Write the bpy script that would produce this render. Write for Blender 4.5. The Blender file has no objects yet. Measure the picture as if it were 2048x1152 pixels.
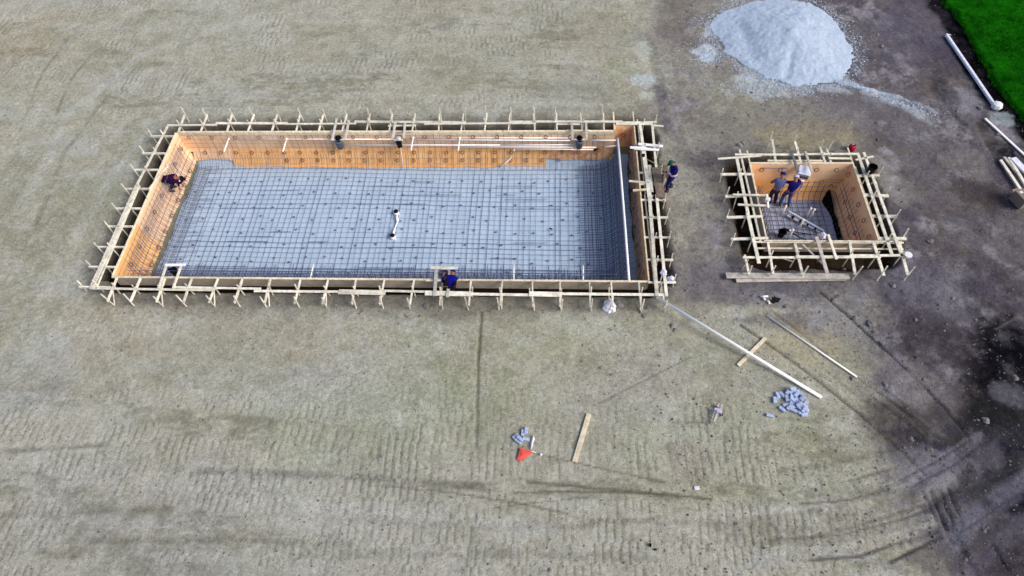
import bpy, bmesh, math, random
import numpy as np
from mathutils import Vector, Matrix
random.seed(7); rng = np.random.default_rng(7)
sc = bpy.context.scene; COL = sc.collection
rad = math.radians

# ------------------------------------------------------------------ camera, world, sun, exposure
CAM = np.array([16.26614, -13.71899, 20.57832]); PITCH, YAW, ROLL, F = 0.98446, -0.08871, -0.06481, 1333.62
fw = np.array([math.sin(YAW)*math.cos(PITCH), math.cos(YAW)*math.cos(PITCH), -math.sin(PITCH)])
r0 = np.array([math.cos(YAW), -math.sin(YAW), 0.]); u0 = np.cross(r0, fw)
rt = r0*math.cos(ROLL)+u0*math.sin(ROLL); up = -r0*math.sin(ROLL)+u0*math.cos(ROLL)
cam = bpy.data.objects.new('camera', bpy.data.cameras.new('camera')); COL.objects.link(cam)
M = Matrix(((rt[0], up[0], -fw[0], CAM[0]), (rt[1], up[1], -fw[1], CAM[1]), (rt[2], up[2], -fw[2], CAM[2]), (0, 0, 0, 1)))
cam.matrix_world = M
cam.data.sensor_width = 36; cam.data.lens = F*36/2048; cam.data.clip_end = 2000; cam.data.clip_start = .5
sc.camera = cam
w = bpy.data.worlds.new('World'); sc.world = w; w.use_nodes = True
nt = w.node_tree; nt.nodes.clear()
SUN_EL, SUN_AZ = rad(40), rad(110)      # azimuth from +Y towards +X
sky = nt.nodes.new('ShaderNodeTexSky'); sky.sky_type = 'NISHITA'; sky.sun_disc = False
sky.sun_elevation = SUN_EL; sky.sun_rotation = SUN_AZ; sky.air_density = 1.0; sky.dust_density = 4.0; sky.ozone_density = 1
bg = nt.nodes.new('ShaderNodeBackground'); bg.inputs[1].default_value = .115
wo = nt.nodes.new('ShaderNodeOutputWorld'); nt.links.new(sky.outputs[0], bg.inputs[0]); nt.links.new(bg.outputs[0], wo.inputs[0])
sl = bpy.data.lights.new('sun', 'SUN'); sl.energy = 1.7; sl.angle = rad(26); sl.color = (1, .95, .88)
so = bpy.data.objects.new('sun', sl); COL.objects.link(so)
sd = Vector((math.sin(SUN_AZ)*math.cos(SUN_EL), math.cos(SUN_AZ)*math.cos(SUN_EL), math.sin(SUN_EL)))
so.rotation_euler = sd.to_track_quat('Z', 'Y').to_euler()
sc.view_settings.view_transform = 'Standard'; sc.view_settings.look = 'None'
sc.view_settings.exposure = 0.28; sc.view_settings.gamma = 1

def U(px, py, z=0.):
    """the point of the place that stands at height z on the sight line of a photograph pixel (2048 px wide)"""
    d = fw+rt*(px-1024)/F-up*(py-576)/F
    return CAM+d*((z-CAM[2])/d[2])
def V(px, py, z=0.): return Vector(U(px, py, z))

# ------------------------------------------------------------------ materials
def L(c):
    c = np.array(c, float)/255.
    return np.where(c < .04045, c/12.92, ((c+.055)/1.055)**2.4)
def mat(name, c, rough=.8, var=.12, scale=6., c2=None, bump=0., stretch=(1, 1, 1), spec=.12, metal=0., mix=.5):
    m = bpy.data.materials.new(name); m.use_nodes = True; n = m.node_tree; N = n.nodes; lk = n.links
    b = N['Principled BSDF']; b.inputs['Roughness'].default_value = rough; b.inputs['Specular IOR Level'].default_value = spec
    b.inputs['Metallic'].default_value = metal
    tc = N.new('ShaderNodeTexCoord'); mp = N.new('ShaderNodeMapping'); mp.inputs['Scale'].default_value = stretch
    lk.new(tc.outputs['Object'], mp.inputs[0])
    no = N.new('ShaderNodeTexNoise'); no.inputs['Scale'].default_value = scale; no.inputs['Detail'].default_value = 6; no.inputs['Roughness'].default_value = .65
    lk.new(mp.outputs[0], no.inputs['Vector'])
    c = L(c); c2 = c*(1-var*2.2) if c2 is None else L(c2)
    ra = N.new('ShaderNodeValToRGB'); ra.color_ramp.elements[0].position = .5-mix*.4; ra.color_ramp.elements[1].position = .5+mix*.3
    ra.color_ramp.elements[0].color = (*c2, 1); ra.color_ramp.elements[1].color = (*np.minimum(c*(1+var*.4), 1), 1)
    lk.new(no.outputs[0], ra.inputs[0])
    oi = N.new('ShaderNodeObjectInfo'); mr = N.new('ShaderNodeMapRange'); mr.inputs[3].default_value = 1-var; mr.inputs[4].default_value = 1+var*.6
    lk.new(oi.outputs['Random'], mr.inputs[0])
    mu = N.new('ShaderNodeMixRGB'); mu.blend_type = 'MULTIPLY'; mu.inputs[0].default_value = 1
    lk.new(ra.outputs[0], mu.inputs[1]); lk.new(mr.outputs[0], mu.inputs[2]); lk.new(mu.outputs[0], b.inputs['Base Color'])
    if bump:
        bp = N.new('ShaderNodeBump'); bp.inputs['Strength'].default_value = bump; bp.inputs['Distance'].default_value = .02
        n2 = N.new('ShaderNodeTexNoise'); n2.inputs['Scale'].default_value = scale*5; n2.inputs['Detail'].default_value = 4
        lk.new(mp.outputs[0], n2.inputs['Vector']); lk.new(n2.outputs[0], bp.inputs['Height']); lk.new(bp.outputs[0], b.inputs['Normal'])
    return m
MT = dict(
    wood=mat('pale_wood', (250, 242, 226), .85, .2, 5, bump=.3),
    wood2=mat('cream_wood', (246, 232, 204), .85, .16, 5, bump=.3),
    grey=mat('weathered_wood', (216, 210, 202), .9, .2, 6, bump=.4),
    brown=mat('brown_wood', (130, 116, 104), .9, .25, 5, bump=.4),
    ochre=mat('ochre_sheet', (250, 200, 138), .75, .09, 1.6, c2=(228, 168, 106), bump=.25, mix=.9),
    ochre_pink=mat('pale_ochre_sheet', (255, 220, 184), .75, .09, 1.4, c2=(240, 190, 142), bump=.25, mix=.9),
    rust=mat('stained_ochre_sheet', (255, 208, 158), .8, .06, 3.2, c2=(192, 128, 84), bump=.3, mix=.5),
    board=mat('concrete_stained_board', (176, 164, 150), .9, .12, 4, bump=.3),
    rebar=mat('steel_bar', (88, 98, 132), .7, .2, 8, spec=.4),
    ring=mat('spacer_plastic', (110, 74, 58), .6, .15, 8),
    pvc=mat('white_pvc', (255, 255, 255), .35, .01, 3, spec=.5),
    dark=mat('black_rubber', (22, 23, 28), .6, .2, 8),
    black=mat('black_plastic', (10, 10, 12), .5, .1, 8),
    greyp=mat('grey_plastic', (110, 122, 138), .6, .12, 8),
    brick=mat('blue_grey_brick', (190, 206, 240), .9, .14, 14, bump=.5),
    red=mat('red_cloth', (222, 92, 84), .8, .1, 9),
    redp=mat('red_plastic', (176, 40, 62), .5, .1, 9),
    sheet=mat('white_sheet', (244, 246, 252), .7, .04, 8, c2=(198, 200, 236), mix=.6),
    chair=mat('grey_spacer', (112, 124, 150), .7, .15, 8),
    white=mat('white_plastic', (240, 242, 246), .5, .05, 8),
    card=mat('cardboard', (150, 132, 124), .9, .1, 5),
    alu=mat('aluminium_channel', (206, 220, 240), .4, .05, 5, spec=.6),
    stone=mat('stone', (150, 148, 146), .95, .3, 9, bump=.6),
    gravel=mat('gravel', (208, 222, 240), .95, .1, 9, c2=(158, 182, 212), bump=1.2, mix=1.),
    skin=mat('skin', (150, 104, 82), .6, .05, 5),
    navy=mat('navy_cloth', (24, 26, 112), .9, .12, 6, bump=.2),
    blue=mat('bright_blue_cloth', (16, 17, 128), .9, .12, 6, bump=.2),
    jeans=mat('blue_jeans', (66, 88, 158), .9, .15, 8, bump=.3),
    jeansd=mat('dark_jeans', (34, 40, 92), .9, .2, 8, bump=.3),
    greyblue=mat('faded_blue_shirt', (92, 104, 156), .9, .12, 8, bump=.2),
    purple=mat('purple_cloth', (50, 10, 64), .9, .15, 8, bump=.2),
    darkc=mat('dark_cloth', (24, 18, 34), .9, .2, 8),
    green=mat('green_cap', (30, 92, 74), .8, .1, 8),
    straw=mat('pale_cap', (196, 204, 226), .8, .1, 8),
    lilac=mat('pale_lilac_cloth', (206, 196, 236), .8, .08, 8),
    shoe=mat('black_shoe', (22, 20, 24), .7, .1, 8),
    hose=mat('yellow_hose', (206, 208, 150), .6, .05, 5),
)

# ------------------------------------------------------------------ object helpers
def wl(o):
    v = Vector((0, 0, 0))
    while o is not None: v = v+o.location; o = o.parent
    return v
def tag(o, label=None, cat=None, group=None, kind=None):
    if label: o['label'] = label
    if cat: o['category'] = cat
    if group: o['group'] = group
    if kind: o['kind'] = kind
    return o
def thing(name, loc, label, cat, group=None):
    o = bpy.data.objects.new(name, None); COL.objects.link(o); o.location = Vector(loc); o.empty_display_size = .2
    return tag(o, label, cat, group)
class MB:
    def __init__(s): s.v = []; s.f = []
    def add(s, vs, fs):
        b = len(s.v); s.v += [tuple(map(float, p)) for p in vs]; s.f += [tuple(b+i for i in f) for f in fs]
    def box(s, c, d, rot=None):
        c = Vector(c); vs = []
        for x in (-1, 1):
            for y in (-1, 1):
                for z in (-1, 1):
                    p = Vector((x*d[0]/2, y*d[1]/2, z*d[2]/2))
                    if rot is not None: p = rot @ p
                    vs.append(c+p)
        s.add(vs, [(0, 1, 3, 2), (4, 6, 7, 5), (0, 4, 5, 1), (2, 3, 7, 6), (0, 2, 6, 4), (1, 5, 7, 3)]); return s
    def beam(s, a, b, wd, th, upv=(0, 0, 1)):
        a = Vector(a); b = Vector(b); x = (b-a); ln = x.length; x.normalize(); u = Vector(upv)
        y = u.cross(x)
        if y.length < 1e-3: y = Vector((1, 0, 0)).cross(x)
        y.normalize(); z = x.cross(y); R = Matrix((x, y, z)).transposed()
        return s.box((a+b)/2, (ln, wd, th), R)
    def tube(s, pts, r, n=6, cap=True):
        pts = [Vector(p) for p in pts]; rs = r if isinstance(r, (list, tuple)) else [r]*len(pts); vs = []; fs = []
        for i, p in enumerate(pts):
            t = (pts[min(i+1, len(pts)-1)]-pts[max(i-1, 0)]).normalized()
            a = Vector((0, 0, 1)) if abs(t.z) < .9 else Vector((1, 0, 0))
            e1 = t.cross(a).normalized(); e2 = t.cross(e1)
            vs += [p+(e1*math.cos(2*math.pi*k/n)+e2*math.sin(2*math.pi*k/n))*rs[i] for k in range(n)]
        for i in range(len(pts)-1):
            for k in range(n):
                a = i*n+k; b = i*n+(k+1) % n; fs.append((a, b, b+n, a+n))
        if cap: fs += [tuple(range(n))[::-1], tuple((len(pts)-1)*n+k for k in range(n))]
        s.add(vs, fs); return s
    def lathe(s, c, prof, n=16, axis=None):
        c = Vector(c); R = Matrix.Identity(3) if axis is None else Vector(axis).to_track_quat('Z', 'Y').to_matrix(); vs = []; fs = []
        for (r, z) in prof: vs += [c+R@Vector((r*math.cos(2*math.pi*k/n), r*math.sin(2*math.pi*k/n), z)) for k in range(n)]
        for i in range(len(prof)-1):
            for k in range(n):
                a = i*n+k; b = i*n+(k+1) % n; fs.append((a, b, b+n, a+n))
        s.add(vs, fs); return s
    def ring(s, c, nrm, R, r, n=12, m=5):
        c = Vector(c); Q = Vector(nrm).to_track_quat('Z', 'Y').to_matrix(); vs = []; fs = []
        for i in range(n):
            a = 2*math.pi*i/n
            for j in range(m):
                b = 2*math.pi*j/m
                vs.append(c+Q@Vector(((R+r*math.cos(b))*math.cos(a), (R+r*math.cos(b))*math.sin(a), r*math.sin(b))))
        for i in range(n):
            for j in range(m):
                fs.append((i*m+j, ((i+1) % n)*m+j, ((i+1) % n)*m+(j+1) % m, i*m+(j+1) % m))
        s.add(vs, fs); return s
    def build(s, name, m, parent=None, smooth=False, bevel=0.):
        o_ = wl(parent) if parent is not None else None
        A = np.array(s.v)
        if o_ is None: o_ = Vector(((A[:, 0].min()+A[:, 0].max())/2, (A[:, 1].min()+A[:, 1].max())/2, A[:, 2].min()))
        A = A-np.array(o_)
        me = bpy.data.meshes.new(name); me.from_pydata(A.tolist(), [], s.f); me.update()
        me.materials.append(MT[m] if isinstance(m, str) else m)
        if smooth: me.polygons.foreach_set('use_smooth', [True]*len(me.polygons))
        ob = bpy.data.objects.new(name, me); COL.objects.link(ob)
        if parent is not None: ob.parent = parent
        else: ob.location = o_
        if bevel:
            bv = ob.modifiers.new('bevel', 'BEVEL'); bv.width = bevel; bv.segments = 1; bv.limit_method = 'ANGLE'
        return ob
def dup_tree(o, parent=None, loc=None):
    c = o.copy(); COL.objects.link(c); c.parent = parent
    if loc is not None: c.location = loc
    for ch in list(o.children): dup_tree(ch, c)
    return c

# ------------------------------------------------------------------ numpy noise
def vnoise(x, y, s, seed=0):
    x = x/s+seed*17.31; y = y/s-seed*9.77
    xi = np.floor(x).astype(np.int64); yi = np.floor(y).astype(np.int64); fx = x-xi; fy = y-yi
    fx = fx*fx*(3-2*fx); fy = fy*fy*(3-2*fy)
    def h(a, b):
        n = (a*374761393+b*668265263+seed*1274126177) & 0x7fffffff; n = ((n ^ (n >> 13))*1274126177) & 0x7fffffff
        return ((n ^ (n >> 16)) & 0xffff)/65535.
    return (h(xi, yi)*(1-fx)+h(xi+1, yi)*fx)*(1-fy)+(h(xi, yi+1)*(1-fx)+h(xi+1, yi+1)*fx)*fy
def fbm(x, y, s, o=4, seed=0, g=.5):
    a = 1.; t = 0.; r = 0.
    for i in range(o): r = r+a*vnoise(x, y, s/2**i, seed+i*3); t += a; a *= g
    return r/t
def segd(x, y, pts):
    d = np.full(x.shape, 1e9); tt = np.zeros(x.shape); ln = 0
    for (a, b) in zip(pts[:-1], pts[1:]):
        a = np.array(a[:2]); b = np.array(b[:2]); ab = b-a; l2 = ab@ab
        t = np.clip(((x-a[0])*ab[0]+(y-a[1])*ab[1])/l2, 0, 1)
        q = np.hypot(x-a[0]-t*ab[0], y-a[1]-t*ab[1]); d = np.minimum(d, q)
    return d
def sst(a, b, x): t = np.clip((x-a)/(b-a), 0, 1); return t*t*(3-2*t)

# ------------------------------------------------------------------ pool geometry constants
LX, DY = 20., 7.69          # main pool form, inner face rectangle; notch at the far right reaches DY2
NX, DY2 = 19.22, 8.06
SX0, SX1, SY0, SY1 = 24.6, 28.63, 1.82, 5.8
ZT, ZB, ZF, RUN = .4, -.58, -1.22, .42
def dist_poly(x, y):        # positive outside, negative inside
    def box(x0, x1, y0, y1):
        dx = np.maximum(x0-x, x-x1); dy = np.maximum(y0-y, y-y1)
        return np.where((dx > 0) & (dy > 0), np.hypot(dx, dy), np.maximum(dx, dy))
    p = np.minimum(box(0, LX, 0, DY), box(NX, LX, 0, DY2)); s = box(SX0, SX1, SY0, SY1)
    return p, s
def basin(d): # d<0 inside
    return np.where(-d < .02, ZB, np.clip(ZB+(ZF-ZB)*(-d)/RUN, ZF, ZB))

# ------------------------------------------------------------------ ground sheet
def axis(a, b, st, far):
    c = np.arange(a, b+st/2, st); ex = [st*3]; 
    while sum(ex) < far: ex.append(ex[-1]*1.35)
    e = np.cumsum(ex); return np.concatenate([(a-e)[::-1], c, b+e])
gx = axis(-17, 43, .06, 500); gy = axis(-12.5, 21, .06, 500)
X, Y = np.meshgrid(gx, gy)
pd, sdst = dist_poly(X, Y)
nA = fbm(X, Y, 1.4, 4, 1); nB = fbm(X, Y, 5.5, 4, 2); nC = fbm(X, Y, .35, 3, 3); nD = fbm(X, Y*2.6, 3.2, 4, 5)
Z = (nB-.5)*.10+(nA-.5)*.05+(nC-.5)*.02
# colour: large areas
olive = L((171, 169, 154)); pale = L((180, 183, 175)); purp = L((128, 122, 124)); dpur = L((84, 78, 90)); blk = L((20, 18, 26)); tan = L((150, 136, 112)); grn = L((150, 160, 130)); dol = L((144, 145, 124))
C = olive[None, None, :]*np.ones(X.shape+(1,))
def lay(col, m): 
    global C
    C = C*(1-m[..., None])+np.asarray(col)*m[..., None]
lay(pale, sst(.45, .7, nD)*.6)
lay(dol, sst(.5, .72, fbm(X, Y*1.5, 3.0, 5, 11, .6))*.5); lay(dol, sst(.52, .7, fbm(X, Y*1.3, .7, 4, 12, .65))*.45); lay(L((186, 188, 182)), sst(.56, .74, fbm(X, Y*1.3, .6, 4, 14, .65))*.4)
lay(tan, sst(.62, .82, fbm(X, Y, 2.4, 5, 13, .6))*.22)
# the churned, purple-grey soil on the right: boundary follows points in the photograph
bnd = np.array([U(*p)[:2] for p in [(1290, -60), (1300, 60), (1310, 160), (1330, 240), (1345, 330), (1350, 460), (1345, 560), (1330, 600), (1420, 640), (1560, 620), (1640, 680), (1740, 740), (1790, 830), (1800, 900), (1830, 1000), (1850, 1152), (1860, 1300)]])
o_ = np.argsort(-bnd[:, 1]); 
bx = np.interp(-Y, -bnd[o_, 1], bnd[o_, 0])
e = X-bx+(fbm(X, Y, 2., 4, 21)-.5)*2.2
mR = sst(-.9, 1.1, e+(fbm(X, Y, .5, 3, 22)-.5)*1.4); fx = sst(26, 34, X+.35*(Y-5)*(Y < 5)*-1); lay(L((138, 135, 129)), mR*.85); lay(L((108, 104, 109)), mR*sst(.5, .9, fx+.9*(fbm(X, Y, 3., 4, 19)-.2)))
lay(L((104, 98, 94)), mR*sst(.48, .66, fbm(X, Y, 1.6, 6, 23, .68))*(.45+.4*fx))
lay(dpur, mR*sst(.50, .66, fbm(X, Y, 2.4, 6, 25, .68))*(.25+.6*fx)); lay(L((88, 80, 84)), mR*sst(.54, .66, fbm(X, Y, .8, 5, 28, .7))*(.35+.3*fx))
lay(L((156, 154, 162)), mR*sst(.52, .68, fbm(X+40, Y, 1.0, 6, 27, .7))*.6)
def blob(px, py, r, col, st, asp=1., z=0, hard=.5, ns=.8, sd=31):
    st = st*(.6 if px < 1270 else 1.); c = U(px, py, z); d = np.hypot((X-c[0])/asp, Y-c[1])/r+(fbm(X, Y, max(r*.7, .3), 5, sd, .7)-.5)*ns*1.6
    lay(L(col), (1-sst(1-hard, 1.05, d))*st*(.72+.28*sst(.35, .55, fbm(X, Y, .35, 3, sd+2, .7))))
def stroke(pts, wd, col, st, z=0., depth=0., ns=.3, fade=0, sd=41):
    global Z
    P = [U(px, py, 0)[:2] for px, py in pts]; d = segd(X, Y, P); n = fbm(X, Y, .8, 3, sd)
    m = (1-sst(wd*.3, wd*1.0, d*(1+(n-.5)*ns*(2 if wd > .12 else .6))))*sst(.1, .4, fbm(X, Y, 1.3, 3, sd+1)+.1)*(1. if wd < .12 else .35+.65*sst(.35, .6, fbm(X, Y, .5, 4, sd+5, .7)))
    lay(L(col), m*st); Z = Z-depth*m
for b in [(250, 660, 1.6, (178, 164, 144), .4, 1.6), (430, 690, 1.1, (146, 136, 110), .5, 1.8), (600, 720, 1.5, (156, 146, 124), .35), (30, 60, 3.0, (176, 160, 128), .5), (20, 120, 1.2, (140, 120, 90), .5),
          (740, 860, 2.6, (142, 156, 112), .5, 2.2), (1000, 700, 2.4, (152, 158, 118), .35, 2.5), (700, 780, 2., (176, 182, 184), .4, 1.6), (60, 760, 2., (172, 178, 186), .4), (420, 40, 2.5, (150, 150, 132), .35, 2),
          (1000, 120, 2.4, (140, 138, 112), .45, 1.6), (840, 30, 2., (140, 132, 106), .4), (1180, 60, 1.8, (134, 126, 104), .5, 1.5), (1150, 170, 1.6, (140, 146, 150), .4, 1.4), (1285, 100, .7, (186, 192, 182), .8, .8), (1290, 160, .6, (184, 194, 196), .8, 1.2), (1300, 190, .4, (190, 196, 186), .7, 1.6),
          (1230, 140, .9, (140, 152, 112), .5), (1450, 900, 2.2, (150, 156, 124), .35, 2), (1380, 920, .8, (150, 136, 126), .5), (600, 1050, 3., (160, 162, 164), .4, 3), (150, 1100, 3, (150, 150, 150), .4, 2), (1250, 780, 1.6, (152, 150, 156), .35, 1.4),
          (1620, 270, 1.3, (166, 156, 116), .7, 1.7), (1480, 200, 1.6, (158, 160, 142), .6, 1.6), (1400, 150, 1.4, (150, 148, 140), .6), (1680, 640, 1.2, (146, 146, 148), .5), (1700, 720, 1.1, (150, 150, 130), .5), (1600, 690, 1., (168, 160, 128), .5, 1.4)]:
    blob(*b)
# disturbed soil around the excavations
for dd, wdt in ((pd, 1.5), (sdst, 1.5)):
    m = (1-sst(.8, wdt+.25, dd+(nA-.5)*1.3))*(dd > 0); lay(L((118, 114, 106)), m*.8)
blob(1700, 225, 2.0, (120, 116, 122), .5, 2.6); blob(1480, 560, 1.2, (112, 106, 118), .6, 2.5); blob(1390, 560, 1.6, (112, 108, 112), .5)
blob(1340, 60, 1.4, (112, 104, 100), .6, .7); blob(1320, 190, .8, (98, 96, 102), .7, .6); blob(1330, 250, .7, (84, 80, 84), .6, .6)
blob(1850, 60, 3.2, (92, 88, 104), .7, 1.0); blob(1900, 120, 1.8, (70, 64, 80), .6, .8, sd=33); blob(1930, 200, 1.2, (134, 134, 146), .6); blob(1890, 190, 1.2, (62, 56, 60), .7, .6, sd=35)
blob(1940, 330, 1.4, (130, 128, 126), .6, .8); blob(1960, 390, .9, (70, 64, 62), .7, 1.4)
blob(1580, 240, 1.8, (140, 136, 124), .4, 1.6, sd=37); blob(1470, 260, 1.2, (130, 128, 120), .5)
blob(1780, 450, 1.5, (74, 70, 84), .7, .7, sd=39); blob(1760, 560, 1.5, (70, 66, 82), .6, 1.6, sd=43); blob(1870, 580, 1.6, (112, 110, 122), .6, 1.2); blob(1600, 560, 1.1, (76, 72, 84), .6, 2.2, sd=45)
blob(1980, 560, 1.6, (66, 60, 72), .75, 1., sd=47); blob(2010, 680, 1.5, (14, 13, 20), .95, 1.0, sd=49); blob(2035, 750, 1.6, (12, 11, 20), .97, 1.2, sd=51); blob(1990, 810, 1.3, (16, 14, 22), .95, 1.2, sd=53)
blob(2020, 870, 1.5, (10, 9, 18), .97, 1.3, sd=55); blob(1870, 690, 1.4, (58, 52, 58), .75, 1., sd=57); blob(1820, 850, 1.2, (52, 46, 52), .75, 1.4, sd=59); blob(1830, 770, 1.2, (136, 132, 134), .5)
blob(1950, 940, 1.7, (36, 34, 50), .8, 1.5, sd=61); blob(2035, 1000, 1.4, (18, 17, 30), .9, .9, sd=63); blob(1880, 1000, 1.0, (52, 48, 54), .8, .9, sd=65); blob(1960, 1070, 1.3, (104, 102, 116), .6, 1.3)
blob(2030, 1110, 1.3, (44, 36, 46), .8, 1.2, sd=67); blob(1860, 930, 1., (126, 122, 136), .7, 1.3); blob(1900, 1120, 1., (84, 76, 84), .6, 1.4, sd=69); blob(1970, 900, .7, (96, 92, 104), .6); blob(2020, 790, .5, (110, 108, 120), .6, 1.4); blob(1440, 320, .9, (92, 88, 92), .7, 1.5, sd=71)
# band of black soil along the lawn
lawn_px = [(1830, -60), (1882, 0), (1925, 60), (1962, 130), (2002, 195), (2052, 248), (2120, 320), (2200, 400)]
LB = [U(a, b)[:2] for a, b in lawn_px]
dl = np.interp(Y, np.array(LB)[::-1, 1], np.array(LB)[::-1, 0])-X+(fbm(X, Y, .8, 4, 44, .6)-.5)*.7
lay(L((8, 7, 13)), (1-sst(.62, 1.05, dl))*(dl > -1.5)*np.clip(.80+.3*fbm(X, Y, .4, 3, 46), 0, 1))
stroke([(2010, 300), (2060, 330), (2090, 400)], .8, (14, 13, 24), .9)
# gravel spill colours
gc = (205, 216, 226)
blob(1412, 108, .75, gc, .9, .8, ns=1.1); blob(1530, 170, 1.1, gc, .45, 1.6, ns=1.3); blob(1440, 60, .8, gc, .6, ns=1.2)
for k, (a, b, wd) in enumerate([((1670, 160), (1730, 180), .22), ((1725, 178), (1800, 195), .17), ((1795, 193), (1870, 225), .16), ((1640, 178), (1700, 185), .3), ((1780, 200), (1860, 240), .35), ((1740, 190), (1780, 200), .5)]):
    stroke([a, b], wd, gc, .85 if k < 2 else .45, depth=-.03, ns=.8, sd=50+k)
blob(2000, 240, .5, (170, 184, 190), .6, 1.3)
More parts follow.
